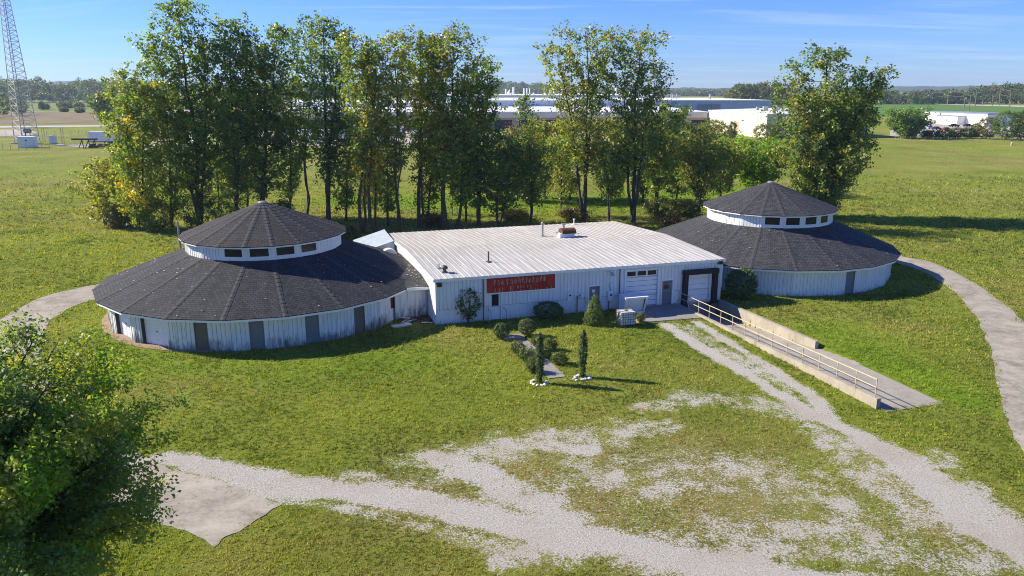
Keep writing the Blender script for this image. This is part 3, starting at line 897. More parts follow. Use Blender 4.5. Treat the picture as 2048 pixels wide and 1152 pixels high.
for u0, sg in ((0, -1), (LEN, 1)):
    tr = MB()
    a, b = sorted((u0 + sg * 0.03, u0 + sg * (OVS + 0.02)))
    for d0, d1 in ((-OVF, DR_), (DR_, DEP + 0.2)):
        z0, z1 = roof_z(d0 + 1e-5), roof_z(d1 - 1e-5)
        tr.hexa([(a + SH * d0, d0, z0 - 0.22), (b + SH * d0, d0, z0 - 0.22), (b + SH * d1, d1, z1 - 0.22), (a + SH * d1, d1, z1 - 0.22),
                 (a + SH * d0, d0, z0 - 0.012), (b + SH * d0, d0, z0 - 0.012), (b + SH * d1, d1, z1 - 0.012), (a + SH * d1, d1, z1 - 0.012)])
    tr.build("rake_trim", M['trim'], roof)
# corner boards, down pipes and sill ledge
for x, z in ((0.0, 1.15), (LEN - 0.1, 1.15), (3.84, 1.16), (9.62, 1.16)):
    tb = MB(); tb.box(x, -0.085, z, x + 0.1, -0.047, ZE - 0.18); tb.build("corner_board" if z == 1.15 else "trim_board", M['trim'], main)
for x0, x1, z0, z1 in (FD, GD, OD, D2):
    tb = MB(); w_ = 0.14 if x1 - x0 > 2 else 0.09; z0 = max(z0, 0.01)
    tb.box(x0 - w_, -0.095, z0, x0, -0.046, z1 + 0.1); tb.box(x1, -0.095, z0, x1 + w_, -0.046, z1 + 0.1); tb.box(x0 + .001, -0.095, z1 + .002, x1 - .001, -0.046, z1 + 0.1)
    tb.build("door_frame", M['trim'], main)
for x, mm in ((3.72, M['dark_steel']), (15.12, M['dark_steel'])):
    dp = MB(); dp.tube([(x, -0.12, ZE - 0.2), (x, -0.12, 0.1), (x, -0.22, 0.02)], 0.04, 8); dp.build("downpipe", mm, main)
# front door
d = slab("door", ident, FD[0] + .01, -0.12, 0.01, FD[1] - .01, -0.06, FD[3] - .01, M['white_door'], main)
slab("window", ident, 4.43, -0.062, 1.08, 4.98, -0.045, 2.03, M['glass'], d)
h = MB(); h.tube([(5.02, 0.06, 1.0), (5.02, 0.0, 1.0)], 0.035, 8); h.build("handle", M['steel'], d)
for x in (4.1, 5.32):
    q = MB(); q.tube([(x, -0.9, 0), (x, -0.9, 0.95), (x, -0.12, 0.95)], 0.022, 6); q.build("hand_rail", M['dark_steel'], main)
# grey service door
d = slab("door", ident, GD[0] + .01, -0.12, 0.01, GD[1] - .01, -0.06, GD[3] - .01, M['grey_door'], main)
tag(d, "slate grey service door with a small white notice")
slab("notice", ident, 12.78, -0.059, 1.55, 13.06, -0.052, 1.80, M['trim'], d)
h = MB(); h.tube([(12.62, 0.06, 1.0), (12.62, -0.0, 1.0)], 0.035, 8); h.build("handle", M['steel'], d)
# overhead door with its row of windows
od = slab("overhead_door", ident, OD[0] + .01, -0.14, 0.11, OD[1] - .01, -0.10, OD[3] - .005, M['white_door'], main)
q = MB()
for k in range(1, 6): q.box(OD[0] + .02, 0.094, 0.11 + k * 0.42 - 0.012, OD[1] - .02, 0.0999, 0.11 + k * 0.42 + 0.012)
q.build("panel_joint", M['dark_jamb'], od)
for k in range(3):
    x0 = OD[0] + 0.08 + k * 0.92
    wq = MB()
    for a, b, c, e in ((x0, 2.60, x0 + .86, 2.66), (x0, 3.03, x0 + .86, 3.09), (x0, 2.66, x0 + .05, 3.03), (x0 + .81, 2.66, x0 + .86, 3.03)):
        wq.box(a, 0.072, b, c, 0.0995, e)
    w_ = wq.build("window", M['trim'], od)
    slab("pane", ident, x0 + .051, -0.099, 2.662, x0 + .809, -0.085, 3.028, M['glass'], w_)
q = MB(); q.box(OD[0] + .02, 0.075, 2.50, OD[1] - .02, 0.0995, 2.58); q.build("header_rail", M['steel'], od)
# grey side door with papers taped on
d = slab("door", ident, D2[0] + .01, -0.12, 0.06, D2[1] - .01, -0.06, D2[3] - .01, M['grey_door'], main)
tag(d, "grey door with two brown papers taped on its upper half")
slab("paper", ident, 19.25, -0.059, 1.72, 19.62, -0.053, 1.98, M['brown_door'], d)
slab("paper", ident, 19.22, -0.059, 1.36, 19.66, -0.052, 1.68, M['rust'], d)
h = MB(); h.tube([(19.12, 0.06, 1.0), (19.12, 0.0, 1.0)], 0.035, 8); h.build("handle", M['steel'], d)
# dock door and its black cushion seal
dd = slab("dock_door", ident, DD[0] + .01, -0.13, 0.12, DD[1] - .01, -0.09, DD[3] - .01, M['white_door'], main)
q = MB()
for k in range(1, 5): q.box(DD[0] + .02, 0.084, 0.12 + k * 0.48 - 0.01, DD[1] - .02, 0.0899, 0.12 + k * 0.48 + 0.01)
q.build("panel_joint", M['steel'], dd)
sl = MB()
sl.box(20.84, -0.42, -0.12, 21.22, -0.05, 2.50); sl.box(23.62, -0.42, -0.12, 24.0, -0.05, 2.50); sl.box(20.80, -0.46, 2.502, 24.04, -0.05, 2.88)
sl.build("dock_seal", M['rubber'], main, bevel=0.04)
q = MB(); q.box(23.42, -0.06, 0.1, 23.6, -0.047, 2.5); q.build("door_track", M['trim'], main)
for x in (21.3, 23.5):
    q = MB(); q.box(x - 0.12, -0.22, -0.42, x + 0.12, -0.003, -0.10); q.build("dock_bumper", M['rubber'], main, bevel=0.03)
# lamps, meters, pipes
for x, z in ((0.28, 3.16), (24.25, 3.33)):
    q = MB(); q.box(x - 0.19, -0.30, z - 0.14, x + 0.19, -0.075, z + 0.14); l_ = q.build("flood_lamp", M['dark_steel'], main, bevel=0.03)
    q = MB(); q.box(x - 0.14, -0.312, z - 0.09, x + 0.14, -0.301, z + 0.07); q.build("lens", M['glass'], l_)
q = MB(); q.tube([(14.33, -0.05, 3.12), (14.33, -0.35, 3.22), (14.33, -0.42, 3.15)], 0.025, 8)
l_ = q.build("barn_lamp", M['steel'], main)
q = MB(); q.lathe([(0.04, 0.12), (0.08, 0.08), (0.17, -0.08), (0.19, -0.10)][::-1], 14, (14.33, -0.45, 3.08)); q.build("lamp_shade", M['steel'], l_)
for x, z, w_, h_ in ((10.79, 1.45, 0.20, 0.30), (14.32, 1.22, 0.22, 0.40)):
    q = MB(); q.box(x - w_, -0.24, z - h_, x + w_, -0.076, z + h_); m_ = q.build("meter_box", M['white_metal'], main, bevel=0.015)
    q = MB(); q.box(x - 0.06, -0.262, z + 0.02, x + 0.07, -0.241, z + 0.17); q.build("meter_dial", M['glass'], m_)
q = MB(); q.tube([(11.46, -0.12, 0.0), (11.46, -0.12, 1.40), (11.85, -0.12, 1.44)], 0.045, 8); q.build("gas_pipe", M['dark_steel'], main)
q = MB(); q.box(11.74, -0.26, 1.28, 12.02, -0.076, 1.58); q.build("junction_box", M['white_metal'], main, bevel=0.02)
q = MB(); q.tube([(12.05, -0.1, 1.3), (12.2, -0.1, 0.9), (12.12, -0.1, 0.4)], 0.015, 6); q.build("cable", M['dark_steel'], main)
q = MB(); q.tube([(14.32, -0.11, 1.62), (14.32, -0.11, 1.85), (14.22, -0.13, 2.05), (14.36, -0.12, 2.3)], 0.02, 6); q.build("cable", M['dark_steel'], main)
q = MB(); q.tube([(14.2, -0.11, 0.0), (14.2, -0.11, 0.82)], 0.035, 8); q.build("conduit", M['dark_steel'], main)
# fittings on the roof, given where the photo shows them
def on_roof(px, py):
    z = 4.0
    for _ in range(8):
        q = at(px, py, z)[:2] - A0
        u, d = float(q @ UX), float(-(q @ NX))
        z = roof_z(max(0, min(DEP, d)))
    return u, d, z - 0.02
def vent(name, px, py, prof, mat, flash=True):
    u, d, z = on_roof(px, py)
    q = MB(); q.lathe(prof, 14, (u, d, z))
    if flash: q.lathe([(0.26, -0.02), (0.24, 0.085), (0.10, 0.12)], 14, (u, d, z))
    return q.build(name, mat, roof)
vent("vent_pipe", 878, 537, [(0.05, 0), (0.05, 0.42)], M['steel'])
vent("mushroom_vent", 889, 545, [(0.14, 0), (0.14, 0.30), (0.27, 0.34), (0.27, 0.44), (0.18, 0.55), (0.05, 0.6)], M['dark_steel'])
vent("vent_pipe", 977, 524, [(0.065, 0), (0.065, 0.9)], M['dark_steel'])
vent("flue_pipe", 1085, 473, [(0.09, 0), (0.09, 1.15), (0.17, 1.18), (0.17, 1.32), (0.05, 1.42)], M['steel'])
vent("vent_pipe", 1148, 449, [(0.06, 0), (0.06, 0.5), (0.12, 0.52), (0.12, 0.62)], M['white_metal'])
vent("cone_vent", 1127, 466, [(0.30, 0), (0.22, 0.30), (0.12, 0.55), (0.12, 0.8), (0.2, 0.83), (0.2, 0.93)], M['steel'])
u, d_, z = on_roof(1131, 474)
q = MB(); q.box(u - 0.72, d_ - 0.5, z - 0.05, u + 0.72, d_ + 0.55, z + 0.42); cb = q.build("fan_curb", M['white_metal'], roof)
q = MB()
prof = [(-0.62 * math.cos(a), 0.42 + 0.46 * math.sin(a)) for a in np.linspace(0, math.pi, 13)]
for (a, b), (c, e) in zip(prof[:-1], prof[1:]):
    q.face([(u - 0.5, d_ + a, z + b), (u + 0.85, d_ + a, z + b), (u + 0.85, d_ + c, z + e), (u - 0.5, d_ + c, z + e)])
for x in (u - 0.5, u + 0.85): q.face([(x, d_ + a, z + b) for a, b in (prof if x < u else prof[::-1])])
q.build("fan_hood", M['rust'], cb)

# ------------------------------------------------------------------ red sign on the front
sg = empty("painted_sign", front(3.97, 0.05, 2.2), "long faded red sign with peeling illegible pale lettering on the white front wall", "sign", rz=RZ)
def mat_red():
    t = NT("faded_red_paint")
    p = t.pos(True)
    st = t.noise(t.mapping(p, (9, 1, 1.2)), 1.0, 7, 0.68)
    n = t.noise(p, 1.6, 5, 0.6)
    c = t.ramp(t.math('ADD', t.math('MULTIPLY', st, 0.6), t.math('MULTIPLY', n, 0.4)), [(0.34, (0.20, 0.022, 0.016)), (0.52, (0.42, 0.036, 0.022)), (0.68, (0.50, 0.07, 0.04))])
    z = t.sepxyz(p)[2]
    pe = t.noise(t.mapping(p, (16, 1, 1.6)), 1.0, 5, 0.6)
    c = t.mix(t.math('MULTIPLY', t.rng(pe, 0.66, 0.70), t.rng(z, 0.55, 0.0, 0.0, 1.0)), c, (0.42, 0.33, 0.22))
    return t.fin(c, 0.7, 0, 0.25)
q = MB(); q.box(0, -0.055, 0.0, 5.6, -0.002, 1.26)
for k in range(1, 19): q.box(k * 0.295 - 0.02, -0.068, 0.003, k * 0.295 + 0.02, -0.0551, 1.257)
q.build("panel", mat_red(), sg)
q = MB()
for a, b, c, e in ((-0.07, -0.07, 5.67, -0.002), (-0.07, 1.262, 5.67, 1.30), (-0.07, 0, -0.002, 1.26), (5.602, 0, 5.67, 1.26)): q.box(a, -0.075, b, c, -0.003, e)
q.build("frame", M['trim'], sg)
M['ghost'] = paint("ghost_lettering", (0.46, 0.25, 0.21), 0.8, 0.35, 9)
M['peeled'] = paint("peeled_wood", (0.50, 0.40, 0.28), 0.85, 0.3, 9)
rs = random.Random(21)
def stroke(m, pts, w):
    for (x0, z0), (x1, z1) in zip(pts[:-1], pts[1:]):
        L = math.hypot(x1 - x0, z1 - z0) + 1e-6; nx, nz = -(z1 - z0) / L * w / 2, (x1 - x0) / L * w / 2
        y = -0.0705 - rs.random() * 0.002
        m.face([(x0 + nx, y, z0 + nz), (x1 + nx, y, z1 + nz), (x1 - nx, y, z1 - nz), (x0 - nx, y, z0 - nz)][::-1])
x = 0.62
while x < 4.8:
    gl = MB()
    w = rs.uniform(0.17, 0.27); z0 = 0.60 + 0.05 * (x - 0.6) / 4; h = rs.uniform(0.34, 0.46)
    k = rs.randrange(4)
    if k == 0: stroke(gl, [(x, z0), (x, z0 + h), (x + .03, z0 + h), (x + w * .8, z0 + h * .7), (x + w * .8, z0)], 0.05)
    elif k == 1: stroke(gl, [(x + w * .8, z0 + h * .8), (x + w * .4, z0 + h), (x, z0 + h * .75), (x + w * .7, z0 + h * .4), (x + w * .4, z0), (x, z0 + h * .1)], 0.05)
    elif k == 2: stroke(gl, [(x, z0), (x, z0 + h), (x + w * .7, z0 + h * .8), (x, z0 + h * .5)], 0.05)
    else: stroke(gl, [(x, z0 + h * .7), (x, z0 + h * .1), (x + w * .6, z0), (x + w * .7, z0 + h * .7)], 0.05)
    gl.build("faded_letter", M['ghost'], sg)
    if rs.random() < 0.75:
        pl = MB(); stroke(pl, [(x + rs.uniform(0, w), z0 + rs.uniform(-0.1, 0.2)), (x + w * .5, z0 + rs.uniform(0.25, 0.5))], 0.03); pl.build("peeled_strip", M['peeled'], sg)
    x += w + 0.09
x = 1.9
while x < 3.7:
    gl = MB()
    w = rs.uniform(0.12, 0.2); z0 = 0.22; h = 0.24
    stroke(gl, [(x, z0), (x, z0 + h)], 0.045)
    if rs.random() < .6: stroke(gl, [(x, z0 + h * .9), (x + w * .7, z0 + h * .6), (x + w * .7, z0)], 0.04)
    gl.build("faded_letter", M['ghost'], sg)
    x += w + 0.1
for x, h in ((0.68, .34), (1.05, .36), (1.25, .38), (1.92, .3), (2.05, .2), (2.75, .14), (3.6, .2), (3.95, .12), (4.15, .1), (4.9, .14), (5.3, .16)):
    pl = MB(); stroke(pl, [(x, 0.03), (x + 0.01, h)], 0.045); pl.build("peeled_strip", M['peeled'], sg)

# ------------------------------------------------------------------ passage between the left round building and the long one
pas = empty("link_passage", (A0[0], A0[1], 0), "low white passage with a flat charcoal roof beside the left round building", "building", rz=RZ)
q = MB()
a, b = (-1.75, 2.0, 2.52), (-0.10, 1.9, 2.58)
rows_ = [(a, b), ((-3.6, 4.4, 2.98), (-0.22, 4.4, 2.98)), ((-4.6, 8.5, 3.06), (-0.42, 8.5, 3.06)), ((-5.2, 12.4, 3.04), (-0.60, 12.3, 3.06)), ((-5.0, 16.4, 2.8), (-0.78, 16.4, 2.85))]
for (l0, r0), (l1, r1) in zip(rows_[:-1], rows_[1:]):
    q.face([l0, r0, r1, l1], [(l0[0], l0[1]), (r0[0], r0[1]), (r1[0], r1[1]), (l1[0], l1[1])])
q.face([(a[0], a[1], a[2] - .16), (b[0], b[1], b[2] - .16), b, a])
q.build("roof", M['shingle_grey'], pas)
q = MB()
fm = lambda x, y, z: (-2.75 + x * math.cos(0.16) + y * math.sin(0.16), 2.1 + x * math.sin(0.16) - y * math.cos(0.16), z)
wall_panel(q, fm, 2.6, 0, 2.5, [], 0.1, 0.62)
q.build("wall", mat_siding("siding_passage", (0.74, 0.75, 0.74), 1.0, 0.0, 1.8), pas)
q = MB(); q.box(-1.8, 1.9, 2.33, -0.06, 1.96, 2.55); q.build("eave_board", M['trim'], pas)
q = MB()
for k in range(36):
    u, d = rs.uniform(-2.2, -0.3), rs.uniform(2.2, 8.0)
    if rs.random() < 0.6: u = -0.45 + rs.gauss(0, 0.25) - 0.03 * d
    z = float(np.interp(d, [2, 4.4, 8.5], [2.54, 2.98, 3.06])) + 0.02; s = rs.uniform(0.04, 0.11); w = rs.uniform(0, 6)
    q.face([(u + math.cos(w + t_) * s, d + math.sin(w + t_) * s, z + 0.02 * (i % 2)) for i, t_ in enumerate((0, 1.5, 3.0, 4.6))])
tag(q.build("fallen_leaves", M['ghost'] if False else M['peeled'], pas), kind="stuff")
# small annex with a bright tin roof behind the passage
anx = empty("annex", (A0[0], A0[1], 0), "small white annex with a bluish tin roof tucked behind the passage", "shed", rz=RZ)
q = MB()
fa_ = lambda x, y, z: (-3.7 + x, 14.6 - y, z)
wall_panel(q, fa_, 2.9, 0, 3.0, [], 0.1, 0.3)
q.face([(-0.8, 14.6, 3.0), (-3.7, 14.6, 3.0), (-0.8, 14.6, 3.85)])
q.face([(-3.7, 20.4, 0), (-3.7, 14.6, 0), (-3.7, 14.6, 3.0), (-3.7, 20.4, 3.0)])
q.build("wall", M['siding_main'], anx)
q = MB()
for i in range(9):
    y0 = 14.4 + i * 0.70
    q.hexa([(-3.95, y0, 2.95), (-0.85, y0, 3.86), (-0.85, y0 + .69, 3.86), (-3.95, y0 + .69, 2.95), (-3.95, y0, 3.0), (-0.85, y0, 3.91), (-0.85, y0 + .69, 3.91), (-3.95, y0 + .69, 3.0)])
    q.box(-0.9, y0, 3.90, -0.86, y0 + 0.05, 3.95)
q.build("roof", paint("tin_roof", (0.52, 0.60, 0.68), 0.4, 0.15, 1.5, 0.3), anx)
# white half-round hood on the passage roof
q = MB()
pr = [(0.72 * math.cos(t_), 0.72 * math.sin(t_)) for t_ in np.linspace(0, math.pi, 15)]
uu, dv = -1.55, 12.6
for (x0, z0), (x1, z1) in zip(pr[:-1], pr[1:]): q.face([(uu + x0, dv, 2.8 + z0), (uu + x0, dv + 0.7, 2.8 + z0), (uu + x1, dv + 0.7, 2.8 + z1), (uu + x1, dv, 2.8 + z1)])
q.face([(uu + x, dv, 2.8 + z) for x, z in pr][::-1]); q.face([(uu + x, dv + 0.7, 2.8 + z) for x, z in pr])
q.build("fan_hood", M['white_metal'], pas)
# flagstone and boards at the foot of the passage
o = MB(); o.box(-0.75, -0.3, 0.0, 0.75, 0.3, 0.10); o = o.build("stone_slab", M['stone'], None, bevel=0.02)
pz = at(803, 652); o.location = (pz[0], pz[1], 0.0); o.rotation_euler = (0, 0, 0.5)
tag(o, "pale flat slab lying in the grass before the passage door", "slab")
for k in range(14):
    q = MB(); L = rs.uniform(0.5, 1.3); q.box(-L / 2, -0.09, 0, L / 2, 0.09, 0.035)
    b_ = q.build("board", M['wood_dark'] if k % 3 else M['stone'])
    px = 812 + rs.uniform(-8, 50); py = 638 + rs.uniform(-7, 9)
    w_ = at(px, py)
    b_.location = (w_[0], w_[1], 0.04 + 0.042 * (k % 5)); b_.rotation_euler = (rs.uniform(-.15, .15), rs.uniform(-.2, .2), rs.uniform(-0.7, 1.2))
    tag(b_, "weathered board in the heap of scrap timber in the corner beside the passage wall" if k % 3 else "pale board in the heap of scrap timber in the corner beside the passage wall", "board", "scrap boards in the corner" if k % 3 else "pale scrap boards in the corner")
q = MB()
rs2 = np.random.RandomState(5)
c0 = at(840, 638)
gr = 14
hh = [[0.0 if i in (0, gr) or j in (0, gr) else 0.05 + 0.12 * rs2.rand() for j in range(gr + 1)] for i in range(gr + 1)]
for i in range(gr):
    for j in range(gr):
        f_ = lambda a_, b_: (c0[0] - 1.7 + 3.4 * a_ / gr, c0[1] - 0.8 + 1.9 * b_ / gr, hh[a_][b_] * (1 if abs(a_ - 7) + abs(b_ - 7) < 11 else 0) + 0.004)
        q.face([f_(i, j), f_(i + 1, j), f_(i + 1, j + 1), f_(i, j + 1)])
tag(q.build("bark_mulch", paint("mulch", (0.085, 0.06, 0.045), 0.95, 0.6, 5)), "dark bark and rotten wood heaped beside the passage wall", kind="stuff")

# ------------------------------------------------------------------ apron, dock and ramp
q = MB()
pp = [front(15.0, -0.02), front(14.9, 4.05), front(20.3, 4.35), front(20.34, -0.02)][::1]
pp = [(x, y) for x, y, z in pp]
q.hexa([(*p_, -0.2) for p_ in pp] + [(*p_, 0.055) for p_ in pp])
tag(q.build("concrete_apron", M['pavement']), "concrete apron in front of the overhead door", kind="structure")
def dock_box(m, u0, u1, v0, v1, zb0, zb1, zt0, zt1):
    m.hexa([front(u0, v0, zb0), front(u0, v1, zb1), front(u1, v1, zb1), front(u1, v0, zb0), front(u0, v0, zt0), front(u0, v1, zt1), front(u1, v1, zt1), front(u1, v0, zt0)])
q = MB()
dock_box(q, DU0 + 0.26, DU1 - 0.001, -0.05, 12.6, -2.2, -1.4, -1.25, -0.20)
dock_box(q, DU0 + 0.26, DU1 + 0.55, 12.6, 16.6, -1.4, -0.4, -0.20, 0.02)
dock_box(q, DU0 + 0.26, DU1 + 0.30, 16.6, 23.5, -0.4, -0.4, 0.02, 0.02)
tag(q.build("dock_ramp", M['concrete']), "concrete ramp sloping down to the loading dock", kind="structure")
q = MB(); dock_box(q, DU0, DU0 + 0.26, 0.1, 23.0, -2.2, -0.3, 0.03, 0.62)
lw = q.build("retaining_wall", M['wall_conc'], bevel=0.02); tag(lw, "long low concrete wall carrying the cream pipe railing beside the ramp", "wall")
q = MB(); dock_box(q, DU1, DU1 + 0.28, 0.1, 12.7, -2.2, -1.4, 0.10, 0.34)
rw_ = q.build("retaining_wall", M['wall_conc'], bevel=0.02); tag(rw_, "shorter stained concrete wall on the lawn side of the ramp", "wall")
q = MB(); dock_box(q, DU0 + .26, DU1, -0.4, 0.0, -2.0, -2.0, -0.004, -0.004); q.xf(lambda p_: p_)
tag(q.build("dock_wall", M['concrete']), "dark concrete face under the dock door", "wall")
rl = empty("pipe_railing", front(DU0 + 0.13, 0, 0.06), "cream painted pipe railing running along the ramp wall", "railing", rz=RZ)
slope = (0.62 - 0.03) / 22.9
vs = np.linspace(0.25, 22.7, 15)
for v in vs:
    q = MB(); q.tube([(0, -v, slope * v - 0.03), (0, -v, slope * v + 0.98)], 0.028, 8); q.build("post", M['rail'], rl)
for h in (0.52, 1.0):
    q = MB(); q.tube([(0, -0.25, slope * .25 + h), (0, -22.7, slope * 22.7 + h)], 0.03, 8); q.build("rail", M['rail'], rl)

# ------------------------------------------------------------------ foliage
def unit(a): return a / (np.linalg.norm(a, axis=-1, keepdims=True) + 1e-9)
def leaves(rs, centers, radii, per, size, tints, outc, up=0.5, outw=0.5, flat=0.6, aspect=0.62):
    """rhombus leaves scattered round clump centres -> verts (n*4, 3), tints (n*4, 3)"""
    n = len(centers) * per
    c = np.repeat(centers, per, 0); r = np.repeat(radii, per)[:, None]; t = np.repeat(tints, per, 0)
    p = c + rs.normal(size=(n, 3)) * r * np.array([0.55, 0.55, 0.5])
    nrm = unit(unit(rs.normal(size=(n, 3))) + np.array([0, 0, up]) + outw * unit(p - outc))
    a = unit(np.cross(nrm, rs.normal(size=(n, 3)))); b = np.cross(nrm, a)
    s = size * rs.uniform(0.6, 1.25, (n, 1))
    a = a * s * 0.5; b = b * s * 0.5 * aspect
    bend = nrm * s * 0.12
    v = np.stack([p + a - bend, p + b, p - a - bend, p - b], 1).reshape(-1, 3)
    t = t * rs.uniform(0.78, 1.25, (n, 1))
    return v, np.repeat(t, 4, 0)
PAL = dict(green=(0.165, 0.265, 0.055), dark=(0.102, 0.172, 0.056), yellowgreen=(0.285, 0.345, 0.056), yellow=(0.52, 0.45, 0.05), olive=(0.25, 0.265, 0.070), bright=(0.19, 0.34, 0.026), orange=(0.40, 0.27, 0.04), grey=(0.16, 0.18, 0.085), russet=(0.24, 0.13, 0.06))
def pal_pick(rs, n, mix):
    keys = list(mix); w = np.array([mix[k] for k in keys], float); w /= w.sum()
    return np.array([PAL[k] for k in keys])[rs.choice(len(keys), n, p=w)]

def tree(label, base, tops, mix, seed, name="poplar_tree", t0=0.2, nb=46, dens=26, leaf=0.30, trunk_r=0.24, rise=0.75, gap=0.0, cr=0.62, group=None, bark='bark', low_mix=None, cat="tree", mid=0.55, Y=None):
    """base: pixel of the foot; tops: list of (x, y, half width in pixels) for every leader"""
    rs = np.random.RandomState(seed)
    bp = at(*base) if Y is None else at_depth(base[0], base[1], Y); bp[2] = 0.0
    root = empty(name, bp, label, cat, group)
    wood = MB(); C_, R_, T_ = [], [], []
    zfork = None
    for li, (tx, ty, hw) in enumerate(tops):
        tp = at_depth(tx, ty, bp[1]) - bp
        mp_ = np.linalg.norm(at_depth(tx + 100, ty, bp[1]) - at_depth(tx, ty, bp[1])) / 100
        Wd = hw * mp_ * 1.22
        tp[1] = rs.uniform(-0.5, 0.5) * Wd * 0.4
        hgt = tp[2]
        ns = 12
        ts = np.linspace(0, 1, ns)
        jit = np.cumsum(rs.normal(size=(ns, 2)) * 0.016 * hgt / 2, 0); jit -= ts[:, None] * jit[-1]
        line = np.c_[tp[0] * ts ** 1.25 + jit[:, 0] * (ts > 0), tp[1] * ts ** 1.25 + jit[:, 1] * (ts > 0), hgt * ts]
        r0 = trunk_r * (1 if li == 0 else 0.7)
        wood.tube(line, [max(0.02, r0 * (1.25 if k == 0 else 1) * (1 - 0.93 * t)) for k, t in enumerate(ts)], 7)
        n_here = int(nb * (1 if len(tops) == 1 else 1.3 / len(tops)))
        az = rs.uniform(0, 6.28)
        for k in range(n_here):
            f = (k + rs.uniform(0, 1)) / n_here
            t = t0 + (0.985 - t0) * f
            az += 2.4 + rs.normal() * 0.35
            env = math.sin(math.pi * max(0.06, 0.5 * f / mid if f < mid else 0.5 + 0.5 * (f - mid) / (1 - mid))) ** 0.6
            L = Wd * (0.22 + 0.80 * env) * rs.uniform(0.48, 1.22)
            st_ = np.array([np.interp(t, ts, line[:, i]) for i in range(3)])
            dirh = np.array([math.cos(az), math.sin(az), 0])
            up_ = rise * rs.uniform(0.7, 1.4) * L * (1.0 + 0.5 * f)
            if gap and rs.rand() < gap: continue
            end = st_ + dirh * L + np.array([0, 0, min(up_, hgt * 1.0 - st_[2])])
            q = [st_ + (end - st_) * s + np.array([0, 0, -0.16 * L * math.sin(math.pi * s)]) + rs.normal(size=3) * 0.03 * L for s in np.linspace(0, 1, 5)]
            wood.tube(q, [max(0.012, trunk_r * 0.32 * (1 - 0.8 * f) * (1 - 0.85 * s)) for s in np.linspace(0, 1, 5)], 4, False)
            nc = max(2, int(L / (cr * 1.15)) + 1)
            lowm = low_mix if (low_mix and t < 0.45) else mix
            tint = pal_pick(rs, 1, lowm)[0]
            for c in range(nc):
                s = 0.30 + 0.74 * (c + rs.rand()) / nc
                pos = st_ + (end - st_) * s + np.array([0, 0, -0.16 * L * math.sin(math.pi * min(1, s))])
                for _ in range(2 if s > 0.62 else 1):
                    C_.append(pos + rs.normal(size=3) * cr * 0.62); R_.append(cr * rs.uniform(0.55, 1.1))
                    T_.append(tint if rs.rand() < 0.6 else pal_pick(rs, 1, lowm)[0])
        # leading shoot
        for s in np.linspace(0.80, 1.0, 5):
            C_.append(np.array([np.interp(s, ts, line[:, i]) for i in range(3)])); R_.append(cr * 0.6); T_.append(pal_pick(rs, 1, mix)[0])
    wood.build("trunk", M[bark], root)
    C_, R_, T_ = np.array(C_), np.array(R_), np.array(T_)
    v, t = leaves(rs, C_, R_, int(dens * 0.64), leaf * 1.30, T_, np.array([0, 0, C_[:, 2].mean()]))
    v[:, 2] = np.maximum(v[:, 2], 0.05)
    np_mesh("crown", v, 4, M['leaf'], root, t)
    return root

TALL = "tall trees in the row behind the buildings"
tree("yellowing small bushy tree at the left end of the row, leafy to the grass", (212, 452), [(196, 322, 40), (222, 345, 34)], dict(yellow=0.35, yellowgreen=3, olive=2.5), 1, "bushy_tree", 0.06, 34, 24, 0.28, 0.12, 0.6, 0, 0.5)
tree("yellow green tree with foliage down to the ground left of the tallest one", (282, 462), [(248, 140, 34), (300, 172, 48)], dict(yellowgreen=4, green=4, yellow=0.4, olive=1), 2, "poplar_tree", 0.05, 110, 26, 0.30, 0.22, 0.6, group=TALL, mid=0.42, low_mix=dict(yellow=0.8, yellowgreen=4, green=2))
tree("tallest tree of the row, its narrow top near the upper edge of the photo", (400, 452), [(352, 4, 52), (405, 75, 45), (300, 70, 36)], dict(green=5, dark=3, yellowgreen=1), 3, "poplar_tree", 0.16, 120, 26, 0.32, 0.34, 0.8, group=TALL)
tree("dark green tree close to the right of the tallest tree, above the left round roof", (470, 448), [(462, 42, 46), (500, 70, 40)], dict(green=4, dark=5, yellowgreen=1), 4, "poplar_tree", 0.14, 88, 26, 0.32, 0.30, 0.8, group=TALL)
tree("dense dark tree right behind the peak of the left round roof", (524, 442), [(560, 55, 44), (530, 95, 40)], dict(green=4, dark=5, yellowgreen=0.6), 5, "poplar_tree", 0.12, 88, 26, 0.32, 0.28, 0.8, group=TALL)
tree("slim thin trunked tree just right of the left round roof's peak", (614, 432), [(622, 42, 30), (596, 60, 28)], dict(green=5, dark=3, yellowgreen=1), 6, "poplar_tree", 0.28, 46, 24, 0.30, 0.18, 0.8, group=TALL)
tree("tree with a stout straight trunk and dark low tufts right of the left roof", (657, 447), [(650, 38, 40), (690, 60, 32)], dict(green=5, dark=3, yellowgreen=2), 7, "poplar_tree", 0.2, 78, 24, 0.30, 0.32, 0.8, group=TALL)
tree("leaning tree whose trunk forks low beside the yellow leaves", (727, 468), [(688, 66, 30), (738, 88, 34)], dict(green=4, olive=2, yellowgreen=2), 8, "poplar_tree", 0.34, 56, 22, 0.30, 0.24, 0.9, group=TALL)
tree("tree with golden yellow lower leaves left of the white roof", (752, 468), [(752, 92, 32), (728, 98, 26)], dict(green=3, yellowgreen=3, olive=2), 9, "poplar_tree", 0.24, 58, 24, 0.30, 0.24, 0.8, group=TALL, low_mix=dict(yellow=4, orange=1.5, yellowgreen=2))
tree("thin pale yellow green tree rising over the left end of the white roof", (800, 465), [(792, 68, 28), (815, 92, 26)], dict(yellowgreen=4, olive=3, green=2), 10, "poplar_tree", 0.36, 46, 24, 0.30, 0.19, 0.9, group=TALL)
